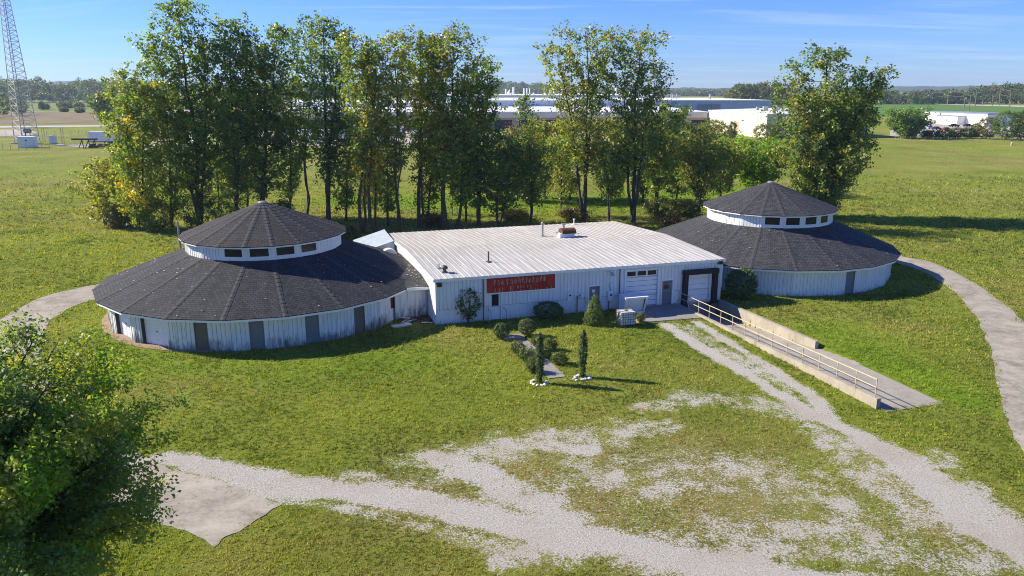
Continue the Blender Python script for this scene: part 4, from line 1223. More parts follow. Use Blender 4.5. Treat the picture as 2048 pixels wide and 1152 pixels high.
tree("yellowing tree with a mottled upper crown over the white roof, thick straight trunk", (839, 457), [(842, 68, 36), (870, 74, 30)], dict(yellowgreen=5, olive=3, green=2, orange=0.4), 11, "poplar_tree", 0.34, 66, 24, 0.30, 0.26, 0.9, group=TALL)
tree("broad tall tree with a feathery top above the middle of the white roof", (890, 460), [(908, 58, 50), (870, 95, 36)], dict(green=4, olive=3, yellowgreen=2, orange=0.3), 12, "poplar_tree", 0.24, 84, 24, 0.30, 0.28, 0.85, group=TALL)
tree("short dense dark tree directly right of the feathery topped one", (912, 458), [(935, 165, 42)], dict(dark=4, green=4, olive=1), 13, "poplar_tree", 0.2, 52, 24, 0.30, 0.22, 0.7, group=TALL)
tree("dark tree with a pointed top at the gap in the middle of the row", (957, 452), [(978, 122, 34), (948, 142, 30)], dict(dark=4, green=5, yellowgreen=1), 14, "poplar_tree", 0.12, 70, 26, 0.30, 0.25, 0.75, group=TALL, mid=0.4)
tree("low dark bushy tree with three thin stems at the gap in the row", (998, 452), [(1000, 270, 40), (1030, 300, 34)], dict(dark=5, green=4), 15, "bushy_tree", 0.16, 62, 26, 0.28, 0.16, 0.6, mid=0.5)
tree("rounded dark small tree on a slender trunk in the gap before the factory", (1060, 447), [(1048, 195, 18), (1062, 290, 42)], dict(dark=5, green=4, olive=1), 16, "bushy_tree", 0.2, 66, 24, 0.28, 0.14, 0.6)
tree("small pale tree with a curved trunk beside the double trunk", (1122, 432), [(1118, 280, 34)], dict(yellowgreen=4, olive=3, green=2), 17, "bushy_tree", 0.24, 40, 22, 0.26, 0.13, 0.8)
tree("tall feathery tree with a double trunk standing alone right of the gap", (1166, 443), [(1170, 56, 58), (1112, 95, 40), (1200, 120, 30)], dict(olive=4, green=3, yellowgreen=3), 18, "poplar_tree", 0.3, 92, 22, 0.30, 0.30, 0.85, group=TALL, gap=0.08)
tree("small forked tree with dark leaves between the two lone tall trees", (1218, 443), [(1205, 290, 32), (1236, 300, 26)], dict(dark=3, green=4, yellowgreen=2), 19, "bushy_tree", 0.3, 44, 22, 0.26, 0.13, 0.8)
tree("tall open crowned tree right of the double trunk tree", (1266, 445), [(1285, 68, 52), (1240, 95, 38), (1320, 130, 32)], dict(green=4, olive=4, dark=2, yellowgreen=1), 20, "poplar_tree", 0.28, 92, 21, 0.30, 0.30, 0.85, group=TALL, gap=0.1)
tree("leafy lower tree filling beside the open crowned tall tree", (1312, 432), [(1330, 215, 44), (1290, 255, 32)], dict(green=4, dark=3, yellowgreen=2, olive=1), 21, "poplar_tree", 0.25, 74, 24, 0.30, 0.2, 0.7, group=TALL)
tree("spreading dark trunked tree left of the right round roof", (1398, 425), [(1400, 250, 50), (1360, 280, 34), (1430, 290, 30)], dict(olive=4, dark=3, green=3, grey=1), 22, "spreading_tree", 0.22, 86, 22, 0.28, 0.26, 0.7)
tree("bright green rounded tree just behind the right round roof", (1510, 385), [(1500, 282, 52), (1555, 305, 40), (1460, 310, 28)], dict(bright=5, green=3, yellowgreen=1), 23, "bushy_tree", 0.08, 96, 26, 0.32, 0.18, 0.55, cr=0.7, mid=0.45)
tree("large broad tree with two crowns behind the right round roof", (1640, 436), [(1664, 98, 78), (1765, 142, 42), (1600, 190, 50), (1690, 200, 60)], dict(green=4, olive=3, dark=3, yellowgreen=2), 24, "broad_tree", 0.06, 200, 28, 0.33, 0.42, 0.5, cr=0.72, mid=0.4)
UNDER = "lower trees filling the row"
for i, (bx_, by_, tps, mx, lb) in enumerate((
    (345, 456, [(330, 190, 44), (362, 230, 34)], dict(green=4, yellowgreen=3, dark=1), "mid height green tree between the yellow green tree and the tallest tree"),
    (440, 438, [(428, 170, 44), (455, 210, 34)], dict(dark=4, green=4, yellowgreen=1), "dark mid height tree filling the gap behind the tallest tree's right side"),
    (500, 436, [(498, 190, 40)], dict(dark=4, green=3), "dark mid height tree behind the left slope of the left round roof's peak"),
    (578, 434, [(590, 160, 34), (570, 230, 28)], dict(green=4, dark=3, yellowgreen=1), "mid height tree close behind the slim thin trunked tree"),
    (692, 446, [(700, 240, 26)], dict(green=3, olive=2, yellowgreen=2), "half height loose tree beside the stout straight trunk"),
    (778, 452, [(775, 250, 26)], dict(yellowgreen=4, olive=3, green=2), "half height yellowish tree left of the thin pale tree"),
    (862, 448, [(862, 240, 28)], dict(green=3, olive=3, yellowgreen=1), "half height olive tree between the thick trunk and the feathery topped tree"),
    (932, 442, [(925, 250, 32)], dict(dark=3, green=4), "half height dark tree left of the pointed dark one"))):
    tree(lb, (bx_, by_), tps, mx, 400 + i, "understorey_tree", 0.14, 62, 24, 0.30, 0.17, 0.7, group=UNDER)
BEHIND = "farther trees behind the gap"
for i, (bx_, by_, tps, mx, lb) in enumerate((
    (1035, 402, [(1030, 262, 36)], dict(grey=3, olive=4, russet=1), "dull brownish tree far back in the gap before the factory"),
    (1090, 396, [(1086, 248, 34)], dict(yellowgreen=3, olive=4, green=1), "pale olive tree far back, left of the double trunk"),
    (1140, 400, [(1142, 250, 34)], dict(olive=4, yellowgreen=3), "mustard green tree far back behind the double trunk"),
    (1222, 400, [(1225, 240, 38)], dict(yellowgreen=4, olive=3, green=1), "yellow green tree far back between the two lone tall trees"),
    (1285, 404, [(1292, 258, 34)], dict(olive=3, green=3, orange=0.4), "mixed olive tree far back behind the open crowned tall tree"),
    (1352, 400, [(1356, 268, 36)], dict(green=3, olive=3, yellowgreen=1), "green tree far back left of the spreading dark tree"),
    (1440, 396, [(1440, 290, 40)], dict(yellowgreen=3, olive=3, green=2), "olive tree far back between the spreading dark tree and the bright green one"))):
    tree(lb, (bx_, by_), tps, mx, 440 + i, "small_tree", 0.08, 64, 22, 0.34, 0.16, 0.6, group=BEHIND)
# yellow saplings and low growth along the row
tree("golden sapling glowing between the trunks left of the white roof", (742, 436), [(728, 285, 24), (735, 330, 26)], dict(yellow=5, orange=1, yellowgreen=2), 31, "young_tree", 0.1, 40, 22, 0.26, 0.07, 0.7)
tree("thin green sapling between the trunks behind the white roof", (905, 430), [(898, 330, 24)], dict(bright=3, yellowgreen=3, green=2), 32, "young_tree", 0.15, 26, 20, 0.24, 0.06, 0.7)

def bush(label, px, py, wpx, hpx, mix, seed, name="shrub", n=60, per=24, leaf=0.2, cat="shrub", group=None, shape='round', mat='leaf', stems=True, cr=0.18, top=1.0, base_h=0.0, tone=0.66):
    rs = np.random.RandomState(seed)
    bp = at(px, py); bp[2] = 0
    k = mpp(px, py)
    rx, hz = wpx * k / 2, hpx * k / 0.97
    root = empty(name, bp, label, cat, group)
    u = rs.normal(size=(n, 3)); u = unit(u)
    rr = rs.uniform(0.72, 1.0, n) ** 0.6
    if shape == 'round':
        c = u * rr[:, None] * np.array([rx, rx, hz / 2]) * 0.88 + np.array([0, 0, hz / 2 + base_h])
    elif shape == 'cone':
        z = 1 - np.sqrt(rs.rand(n)); a = rs.uniform(0, 6.28, n)
        rad = rx * (1 - z) ** 0.8 * np.where(z < 0.08, 0.8, 1) * rs.uniform(0.75, 1.0, n)
        c = np.c_[rad * np.cos(a), rad * np.sin(a), z * hz * 0.97 + 0.05]
    elif shape == 'column':
        z = rs.rand(n); a = rs.uniform(0, 6.28, n)
        prof = np.interp(z, [0, 0.15, 0.32, 0.6, 0.85, 1.0], [0.5, 0.45, 0.7, 1.0, 0.75, 0.1])
        rad = rx * prof * rs.uniform(0.5, 1.0, n)
        c = np.c_[rad * np.cos(a), rad * np.sin(a), z * hz]
    c = c + rs.normal(size=c.shape) * cr * 0.3
    v, t = leaves(rs, c, np.full(n, cr) * rs.uniform(0.7, 1.2, n), per, leaf, pal_pick(rs, n, mix) * tone, np.array([0, 0, hz * 0.35]), 0.35, 1.0)
    v[:, 2] = np.maximum(v[:, 2], 0.02)
    w = MB()
    for i in range(5):
        a = rs.uniform(0, 6.28); e = np.array([math.cos(a) * rx * 0.55, math.sin(a) * rx * 0.55, hz * 0.7 + base_h])
        if shape in ('cone', 'column'): e = np.array([0.02 * i, 0, hz * 0.9])
        w.tube([(0, 0, 0), e * np.array([0.35, 0.35, 0.5]), e], [0.05 * min(1, hz / 2), 0.03 * min(1, hz / 2), 0.01], 5)
    w.build("stem", M['bark'], root)
    np_mesh("foliage", v, 4, M[mat], root, t)
    return root
bush("large leaved round shrub on a short stem before the left front of the long building", 937, 645, 56, 66, dict(olive=3, dark=3, green=2, russet=0.5), 41, n=150, per=12, leaf=0.17, cr=0.2, base_h=0.25)
bush("long clipped oval hedge against the front wall right of the red sign", 1096, 637, 70, 34, dict(dark=4, green=3), 42, "clipped_hedge", 620, 30, 0.06, "hedge", mat='leaf_matte', cr=0.075)
bush("conical dwarf spruce standing before the grey service door", 1188, 648, 48, 62, dict(bright=1, green=4, yellowgreen=2), 43, "dwarf_spruce", 560, 30, 0.06, "conifer", shape='cone', mat='leaf_matte', cr=0.09)
bush("clipped ball shrub left of the walk step, the lower of the pair", 1003, 677, 38, 33, dict(dark=4, green=3), 44, "ball_shrub", 330, 30, 0.055, mat='leaf_matte', cr=0.06, group="clipped shrubs by the walk")
bush("clipped ball shrub right of the walk step with a brownish top", 1054, 672, 40, 37, dict(dark=4, green=2, olive=2), 45, "ball_shrub", 340, 30, 0.055, mat='leaf_matte', cr=0.06, group="clipped shrubs by the walk")
WALKG = "low shrubs lining the front walk"
for i, (x, y, w_, h_, lb) in enumerate((
    (1036, 706, 34, 24, "loose low shrub at the upper left of the walk, just below the step"),
    (1054, 722, 40, 30, "biggest loose shrub left of the walk, beside the left cypress"),
    (1064, 745, 26, 32, "dark upright shrub tucked behind the left cypress"),
    (1074, 690, 26, 16, "small pale tuft between the step and the left cypress"),
    (1101, 700, 28, 24, "darkest shrub on the right edge of the walk, uppermost there"),
    (1093, 716, 24, 24, "middle shrub on the right edge of the walk"),
    (1119, 728, 34, 24, "low rounded shrub on the right edge of the walk, nearest its lower end"))):
    bush(lb, x, y, w_, h_, dict(dark=3, green=3, olive=2, yellowgreen=0.5), 50 + i, "low_shrub", 120, 22, 0.08, mat='leaf', cr=0.13, group=WALKG)
bush("slim dark cypress at the left of the walk end, in full leaf to the ground", 1079, 766, 21, 100, dict(dark=4, green=3), 61, "slim_cypress", 420, 30, 0.06, "conifer", shape='column', mat='leaf_matte', cr=0.065, group="pair of slim cypresses")
bush("slim cypress right of the walk end with a bare brown lower trunk", 1165, 754, 20, 95, dict(dark=4, green=3), 62, "slim_cypress", 400, 30, 0.06, "conifer", shape='column', mat='leaf_matte', cr=0.06, group="pair of slim cypresses")
bush("big round very dark shrub between the long building and the right round building", 1480, 598, 68, 64, dict(dark=6, green=2), 63, "yew_shrub", 420, 26, 0.13, mat='leaf_matte', cr=0.2)
bush("small yellowish weed clump beside the plastic tank", 1281, 645, 18, 20, dict(yellow=1, yellowgreen=4, russet=0.5), 64, "weed_clump", 50, 16, 0.10, "plant", cr=0.12)
for i, (x, y, w_, h_, mx, lb) in enumerate((
    (868, 452, 60, 26, dict(russet=4, olive=2), "reddish brown weedy bush between the trunks over the white roof's left half"),
    (1030, 440, 60, 20, dict(olive=3, russet=1), "low olive brush at the foot of the dark bushy tree in the gap"),
    (1148, 440, 70, 26, dict(olive=3, grey=2, russet=1), "grey brown brush at the foot of the double trunk"),
    (1325, 435, 90, 40, dict(dark=3, olive=3, russet=1), "dark brush heap left of the right round roof"),
    (1370, 432, 70, 30, dict(dark=4, olive=2), "dark bush beside the spreading tree's foot"),
    (1340, 452, 40, 16, dict(russet=4, olive=1), "rust coloured weeds near the white roof's right rear corner"),
    (240, 455, 60, 40, dict(olive=3, grey=2), "greyish bush below the yellowing small tree"),
    (320, 462, 70, 60, dict(yellowgreen=4, green=2, yellow=1), "yellow green bush left of the left round roof"),
    (395, 455, 90, 70, dict(dark=4, green=3), "dark bush behind the left round roof's left edge"),
    (455, 445, 80, 60, dict(dark=4, green=3), "dark bush behind the middle of the left round roof"),
    (560, 442, 60, 40, dict(dark=3, green=3), "bush right of the left roof peak"),
    (690, 478, 60, 30, dict(olive=3, dark=2), "low brush at the right rear of the left round roof"))):
    bush(lb, x, y, w_, h_, mx, 70 + i, "wild_bush", 130, 20, 0.26, cr=0.42)

# big tree at the lower left, close to the camera
def near_tree():
    rs = np.random.RandomState(77)
    base = np.array([-14.1, 18.6, 0.0])
    root = empty("leafy_tree", base, "large green tree close to the camera at the lower left corner", "tree")
    wood = MB(); C_, R_, T_ = [], [], []
    wood.tube([(0, 0, 0), (0.15, 0.1, 2.0), (0.1, 0.0, 4.0), (0.35, 0.1, 6.2), (0.3, 0.3, 9.0)], [0.34, 0.27, 0.24, 0.15, 0.05], 10)
    ctr = np.array([0.5, 0.0, 7.3]); rad = np.array([4.3, 4.1, 4.0])
    # limbs to boughs spread over an uneven dome
    nb = 125
    ga = math.pi * (3 - math.sqrt(5))
    for i in range(nb):
        zf = 1 - (i + 0.5) / nb * 1.62
        a = i * ga + rs.normal() * 0.2
        h = math.sqrt(max(0.03, 1 - zf * zf))
        bulge = 0.90 + 0.16 * math.sin(a * 2.3 + 1.0) * math.cos(zf * 3) + rs.uniform(-0.14, 0.10)
        tip = ctr + np.array([math.cos(a) * h, math.sin(a) * h, zf]) * rad * bulge
        if tip[0] > 3.3: tip[0] = 3.3 + 0.35 * (tip[0] - 3.3)
        if tip[2] < 2.2: tip[2] = 2.2 + rs.rand() * 0.5
        st_ = np.array([0.2, 0.05, min(max(2.8, tip[2] * 0.62), 8.2)])
        q = [st_ + (tip - st_) * s + np.array([0, 0, 0.35 * math.sin(math.pi * s)]) + rs.normal(size=3) * 0.08 for s in np.linspace(0, 1, 7)]
        wood.tube(q, [max(0.008, 0.075 * (1 - 0.93 * s)) for s in np.linspace(0, 1, 7)], 5, False)
        tint = pal_pick(rs, 1, dict(green=4, yellowgreen=4, bright=2, dark=0.5))[0]
        if tip[2] > 7.5 and tip[0] < 0.5 and rs.rand() < 0.3: tint = np.array(PAL['yellow']) * 0.7  # yellow tint paints sunlight onto some upper left boughs
        nsub = 8
        for j in range(nsub):
            s = rs.uniform(0.3, 1.0)
            p0 = st_ + (tip - st_) * s + np.array([0, 0, 0.35 * math.sin(math.pi * s)])
            d = unit(rs.normal(size=3) * np.array([1, 1, 0.7]) + 0.9 * unit(tip - ctr) + np.array([0, 0, 0.25])) * rs.uniform(0.5, 1.35)
            p1 = p0 + d
            wood.tube([p0, (p0 + p1) / 2 + rs.normal(size=3) * 0.05, p1], [0.012, 0.008, 0.004], 4, False)
            for k in range(5):
                C_.append(p0 + d * (0.2 + 0.2 * k) + rs.normal(size=3) * 0.12); R_.append(rs.uniform(0.18, 0.34)); T_.append(tint)
    wood.build("trunk", M['bark'], root)
    C_, R_, T_ = np.array(C_), np.array(R_), np.array(T_)
    v, t = leaves(rs, C_, R_, 26, 0.125, T_, ctr, 0.55, 0.5, aspect=0.66)
    np_mesh("crown", v, 4, M['leaf_near'], root, t)
near_tree()

# ------------------------------------------------------------------ grass blades near the camera
def grass():
    rs = np.random.RandomState(3)
    n = 175000
    y = np.exp(rs.uniform(math.log(23.0), math.log(170.0), n))
    x = rs.uniform(-0.76, 0.76, n) * y
    g, dry, lush = masks(x, y)
    nz_ = fbm(x, y, 0.7, 77) - 0.5
    keep = rs.rand(n) < np.clip((0.66 - g - nz_ * 0.25) / 0.42, 0, 1) ** 1.3
    stray = rs.rand(n) < 0.012
    keep = (keep | stray) & (rs.rand(n) < 0.35 + 0.65 * fbm(x, y, 1.1, 44) * 1.3)
    keep &= rs.rand(n) > np.clip((y - 85) / 85, 0, 1)
    keep &= np.hypot(x - LC[0], y - LC[1]) > 12.2
    keep &= np.hypot(x - RC[0], y - RC[1]) > 11.45
    r = np.stack([x - A0[0], y - A0[1]], -1); u = r @ UX; v = r @ NX
    keep &= ~((u > -0.1) & (u < LEN + .05) & (v < 0.05) & (v > -19.5))
    keep &= ~((u > 14.9) & (u < 20.4) & (v < 4.25) & (v > 0))
    keep &= ~((u > DU0 - 0.02) & (u < DU1 + 0.3) & (v < 23.2) & (v > 0))
    keep &= ~((u > DU1) & (u < DU1 + 0.5) & (v < 23.2) & (v > 12.6))
    keep &= ~((u > -3.0) & (u < 0) & (v < -2) & (v > -14))
    for a, b in ((L_out, L_in), (R_in, R_out)):
        a, b = resample(a, 60), resample(b, 60)
        keep &= ~(inside(x + rs.normal(size=n) * 0.22, y + rs.normal(size=n) * 0.22, np.r_[a, b[::-1]]))
    wk0, wk1 = at(1035, 668)[:2], at(1113, 756)[:2]
    keep &= dist_poly(x, y, [wk0, wk1], [0.55, 0.55]) > 1.0
    x, y, dry, lush, g = x[keep], y[keep], dry[keep], lush[keep], g[keep]
    n = len(x)
    sc = (0.55 + 0.014 * (y - 23)) * (0.75 + 0.7 * fbm(x, y, 2.0, 3)) * (1 - 0.6 * np.clip(g, 0, 1))
    B = 5
    xx = np.repeat(x, B); yy = np.repeat(y, B); s = np.repeat(sc, B); N_ = n * B
    px = xx + rs.normal(size=N_) * 0.07 * s; py = yy + rs.normal(size=N_) * 0.07 * s
    h = rs.uniform(0.07, 0.17, N_) * s; wd = rs.uniform(0.018, 0.034, N_) * s
    az = rs.uniform(0, 6.28, N_); lean = rs.uniform(0.2, 1.0, N_) * h
    la = rs.uniform(0, 6.28, N_)
    v = np.empty((N_, 3, 3), np.float32)
    v[:, 0] = np.c_[px - np.cos(az) * wd, py - np.sin(az) * wd, np.full(N_, 0.0)]
    v[:, 1] = np.c_[px + np.cos(az) * wd, py + np.sin(az) * wd, np.full(N_, 0.0)]
    v[:, 2] = np.c_[px + np.cos(la) * lean, py + np.sin(la) * lean, h]
    f = np.clip(0.5 + (fbm(x, y, 5, 61) - 0.5) * 1.6 + rs.normal(size=n) * 0.36, 0, 1)[:, None]
    green = np.array([0.088, 0.140, 0.013]) * (1 - f) + np.array([0.325, 0.385, 0.046]) * f
    tan = np.array([0.19, 0.17, 0.045]) * (1 - f) + np.array([0.45, 0.39, 0.15]) * f
    lu = np.array([0.095, 0.185, 0.012]) * (1 - f) + np.array([0.22, 0.34, 0.022]) * f
    d = np.clip(dry + (fbm(x, y, 1.7, 8) - 0.5) * 1.0, 0, 1)[:, None]; l = np.clip(lush, 0, 1)[:, None]
    c = green * (1 - d) + tan * d; c = c * (1 - l) + lu * l
    t = np.repeat(c * rs.uniform(0.75, 1.25, (n, 1)), B, 0)
    o = np_mesh("grass", v.reshape(-1, 3), 3, M['blade'], None, np.repeat(t, 3, 0))
    tag(o, "short tufty grass of the lawn", kind="stuff")
grass()

# ------------------------------------------------------------------ front walk, stones, tank and box
q = MB()
a, b = at(1040, 682)[:2], at(1115, 756)[:2]
e = (b - a) / np.linalg.norm(b - a); nn = np.array([-e[1], e[0]])
L = np.linalg.norm(b - a)
for k in range(7):
    s0, s1 = k * L / 7 + 0.012, (k + 1) * L / 7 - 0.012
    c = [a + e * s0 + nn * .55, a + e * s0 - nn * .55, a + e * s1 - nn * .55, a + e * s1 + nn * .55]
    q.hexa([(*p_, -0.05) for p_ in c][::-1] + [(*p_, 0.045) for p_ in c][::-1])
tag(q.build("front_walk", M['pavement']), "narrow concrete walk leading up between the low shrubs", kind="structure")
q = MB(); c = at(1027, 676)
q.box(-0.75, -0.45, 0, 0.75, 0.45, 0.16)
o = q.build("stone_step", M['pavement'], None, bevel=0.02); o.location = (c[0], c[1], 0); o.rotation_euler = (0, 0, 0.2); tag(o, "flat grey step between the two clipped ball shrubs", "step")
rs = random.Random(12)
def stone(px, c, r, lb, gp):
    q = MB(); n = 7
    prof = [(0.75, 0), (1.0, 0.25), (0.85, 0.6), (0.4, 0.78)]
    q.lathe([(p_[0] * r, p_[1] * r) for p_ in prof], n)
    q.v = [(x * rs.uniform(.75, 1.25), y * rs.uniform(.75, 1.25), z * rs.uniform(.8, 1.2)) for x, y, z in q.v]
    o = q.build("white_stone", M['stone']); o.location = c; o.rotation_euler = (0, 0, rs.uniform(0, 6)); tag(o, lb, "stone", gp)
for (px, py), lb, gp in (((1076, 766), "white stone in the ring round the foot of the left slim cypress", "stones round the left cypress"), ((1163, 756), "white stone in the ring round the foot of the right slim cypress", "stones round the right cypress")):
    c = at(px, py)
    for k in range(15):
        a_ = k / 15 * 6.283 + rs.uniform(-.15, .15); r_ = rs.uniform(0.36, 0.62)
        stone(None, (c[0] + math.cos(a_) * r_, c[1] + math.sin(a_) * r_ * 0.85, 0), rs.uniform(0.08, 0.15), lb, gp)
# caged plastic tank
c = at(1255, 653)
tk = empty("caged_tank", (c[0] - 0.1, c[1] + 0.35, 0), "white plastic tank in a metal cage on the lawn before the apron", "tank", rz=RZ - 0.05)
q = MB()
for x in (-0.5, 0, 0.5): q.box(x - 0.07, -0.5, 0.0, x + 0.07, 0.5, 0.11)
q.box(-0.6, -0.5, 0.112, 0.6, 0.5, 0.14); q.build("pallet", M['dark_steel'], tk)
q = MB(); q.box(-0.56, -0.46, 0.145, 0.56, 0.46, 1.13); q.build("bottle", M['plastic'], tk, bevel=0.08)
q = MB(); q.lathe([(0.13, 1.12), (0.13, 1.20), (0.11, 1.21)], 16); q.build("lid", M['dark_steel'], tk)
q = MB()
for z in np.linspace(0.2, 1.15, 6):
    q.tube([(-0.6, -0.5, z), (0.6, -0.5, z), (0.6, 0.5, z), (-0.6, 0.5, z), (-0.6, -0.5, z)], 0.017, 5)
for k in range(7):
    x = -0.6 + k * 0.2
    for y in (-0.5, 0.5): q.tube([(x, y, 0.13), (x, y, 1.16)], 0.017, 5)
for k in range(1, 5):
    for x in (-0.6, 0.6): q.tube([(x, -0.5 + k * 0.2, 0.13), (x, -0.5 + k * 0.2, 1.16)], 0.017, 5)
q.tube([(-0.6, -0.2, 1.17), (0.6, -0.2, 1.17)], 0.018, 5); q.tube([(-0.6, 0.22, 1.17), (0.6, 0.22, 1.17)], 0.018, 5)
q.build("cage", M['dark_steel'], tk)
# white bin with a slanted hood behind it
bx = empty("storage_bin", front(14.75, 2.15, 0), "white steel storage bin with an open slanted front behind the caged tank", "bin", rz=RZ)
q = MB()
w_, d_, h_ = 1.9, 1.3, 1.45
prof = [(0.55, 0), (0.55, 0), (d_, 0), (d_, h_), (0.0, h_), (0.0, h_ - 0.14), (0.55, 0.25)]
for x in (0, w_):
    pass
lft = [(0.45, 0.0), (d_, 0.0), (d_, h_), (0.0, h_), (0.0, h_ - 0.12), (0.45, 0.2)]
q.face([(0, y, z) for y, z in lft]); q.face([(w_, y, z) for y, z in lft][::-1])
q.face([(0, d_, 0), (w_, d_, 0), (w_, d_, h_), (0, d_, h_)][::-1]); q.face([(0, 0, h_), (w_, 0, h_), (w_, d_, h_), (0, d_, h_)])
q.face([(0, 0, h_ - .12), (w_, 0, h_ - .12), (w_, 0, h_), (0, 0, h_)]); q.face([(0, .45, 0), (w_, .45, 0), (w_, .45, .2), (0, .45, .2)])
for x0, x1 in ((0, 0.16), (w_ - 0.16, w_)):
    q.face([(x0, .45, .2), (x1, .45, .2), (x1, 0, h_ - .12), (x0, 0, h_ - .12)])
q.face([(0.16, 0.55, 0.15), (w_ - .16, 0.55, 0.15), (w_ - .16, 0.18, h_ - .10), (.16, 0.18, h_ - .10)])
q.build("body", M['white_metal'], bx)
q = MB(); q.box(-0.04, -0.05, h_ + 0.003, w_ + 0.04, d_ + 0.03, h_ + 0.05); q.build("lid", M['white_metal'], bx)

# ------------------------------------------------------------------ fields, roads, woods and hills in the distance
def sheet(name, px, z, mat, label, world=None):
    m = MB()
    pts = [tuple(at(*p)[:2]) for p in px] if world is None else world
    m.face([(p[0], p[1], z) for p in pts])
    o = m.build(name, mat); return tag(o, label, kind="structure")
def mat_field(name, a, b, sc=0.05):
    t = NT(name); p = t.pos()
    n = t.math('ADD', t.math('MULTIPLY', t.noise(p, sc, 6, 0.62), 0.6), t.math('MULTIPLY', t.noise(p, sc * 14, 4, 0.7), 0.45))
    return t.fin(t.ramp(n, [(0.4, a), (0.66, b)]), 0.95, 0, 0.1)
M['tan_field'] = mat_field("dry_field", (0.14, 0.115, 0.062), (0.26, 0.205, 0.12))
M['green_field'] = mat_field("green_field", (0.07, 0.15, 0.022), (0.12, 0.215, 0.04))
M['pale_green'] = mat_field("pale_green_field", (0.13, 0.17, 0.05), (0.20, 0.225, 0.08))
M['road'] = mat_field("road_surface", (0.40, 0.38, 0.35), (0.52, 0.50, 0.46), 0.1)
M['lot'] = mat_field("gravel_lot", (0.30, 0.27, 0.23), (0.46, 0.42, 0.36), 0.08)
sheet("field", ((-700, 251), (330, 247), (330, 226), (230, 224), (100, 224), (-700, 224)), 0.06, M['tan_field'], "tan field of dry grass beyond the road at the left")
sheet("field", ((-900, 222), (330, 222), (330, 204), (-900, 204)), 0.05, M['pale_green'], "pale green meadow before the woods at the left")
sheet("road", ((-700, 259), (-100, 257), (330, 252), (330, 250), (-100, 253), (-700, 254)), 0.10, M['road'], "pale road crossing behind the tower")
sheet("gravel_yard", ((-300, 274), (60, 272), (75, 266), (60, 259), (-300, 261)), 0.08, M['lot'], "gravel yard behind the tower")
sheet("gravel_yard", ((150, 294), (330, 296), (330, 287), (120, 289)), 0.05, M['lot'], "bare ground under the white trailer")
sheet("field", ((1700, 233), (2500, 236), (2500, 213), (2048, 212), (1870, 207), (1700, 207)), 0.06, M['green_field'], "bright green crop field at the right")
sheet("road", ((1870, 209), (2048, 214), (2500, 222), (2500, 217), (2048, 211.5), (1870, 207.6)), 0.14, M['road'], "pale road along the far side of the crop field")
sheet("parking_lot", ((1780, 272), (2050, 272), (2300, 262), (2300, 246), (2020, 250), (1830, 247), (1780, 258)), 0.08, M['lot'], "pale parking lot in front of the white shed building")
sheet("factory_yard", ((560, 293), (1010, 287), (1420, 280), (1420, 262), (300, 262), (300, 290)), 0.07, M['lot'], "pale gravel yard in front of the factory behind the trees")

def woods(name, label, px0, px1, ybase, tops, n, mix, seed, depth=60, cw=9, per=46, leaf=1.9, kind="stuff", jag=0.2, Y=None):
    """a far wood: many small crowns between two pixel columns, tops: (x, y) skyline"""
    rs = np.random.RandomState(seed)
    C_, R_, T_ = [], [], []
    tx = [p[0] for p in tops]; ty = [p[1] for p in tops]
    for k in range(n):
        x = px0 + (px1 - px0) * (k + rs.rand()) / n
        b = at(x, ybase) if Y is None else at_depth(x, 300, Y)
        by = b[1] + rs.uniform(0, depth)
        front_ = (by - b[1]) / depth
        yt = np.interp(x, tx, ty) + abs(rs.normal()) * 3.5 + (1 - front_) * rs.uniform(0, 9)
        top = at_depth(x, yt, by)
        h = max(4, top[2])
        bx = top[0]
        tint = pal_pick(rs, 1, mix)[0] * rs.uniform(0.45, 0.75)
        w_ = cw * rs.uniform(0.6, 1.1)
        for _ in range(9):
            u_ = rs.normal(size=3); u_ /= np.linalg.norm(u_)
            C_.append(np.array([bx, by, h * 0.52]) + u_ * np.array([w_ * 0.42, w_ * 0.42, h * 0.42])); R_.append(w_ * 0.26); T_.append(tint)
    C_, R_, T_ = np.array(C_), np.array(R_), np.array(T_)
    v, t = leaves(rs, C_, R_, int(per // 2.4), leaf * 1.15, T_, np.array([C_[:, 0].mean(), C_[:, 1].mean(), 6]), 0.5, 0.0, aspect=0.8)
    v[:, 2] = np.maximum(v[:, 2], 0.0)
    # dense inner mass so that no ground shows through
    o = np_mesh(name, v, 4, M['leaf'], None, t)
    return tag(o, label, None, None, kind)
MIX = dict(green=4, dark=4, olive=3, grey=2)
woods("woods", "bluish wood on the skyline at the far left", -260, 330, 206, [(-260, 162), (0, 152), (40, 153), (60, 156), (72, 144), (90, 160), (130, 162), (150, 152), (205, 155), (330, 160)], 300, MIX, 201, 90, 11, 60, 1.5)
woods("woods", "row of tall grey green trees beyond the factory, left of the large broad tree", 1455, 1590, 214, [(1455, 178), (1475, 163), (1520, 160), (1590, 162)], 70, dict(green=3, grey=4, olive=3), 202, 50, 9, 60, 1.4)
woods("woods", "long mixed wood beyond the crop field at the right", 1690, 2400, 209, [(1690, 174), (1800, 180), (1850, 176), (1900, 178), (1935, 174), (1975, 168), (2000, 166), (2030, 160), (2048, 163), (2400, 160)], 300, dict(green=4, dark=3, olive=4, orange=0.3, grey=2), 203, 90, 11, 60, 1.6)
woods("woods", "distant wood behind the white factory roofs", 940, 1470, 193, [(940, 166), (1010, 160), (1060, 163), (1200, 174), (1360, 178), (1470, 178)], 300, MIX, 204, 300, 18, 42, 3.2)
woods("woods", "distant wood seen in slits between the tall trees", 330, 940, 196, [(330, 166), (600, 170), (940, 168)], 220, MIX, 205, 200, 18, 42, 3.2)

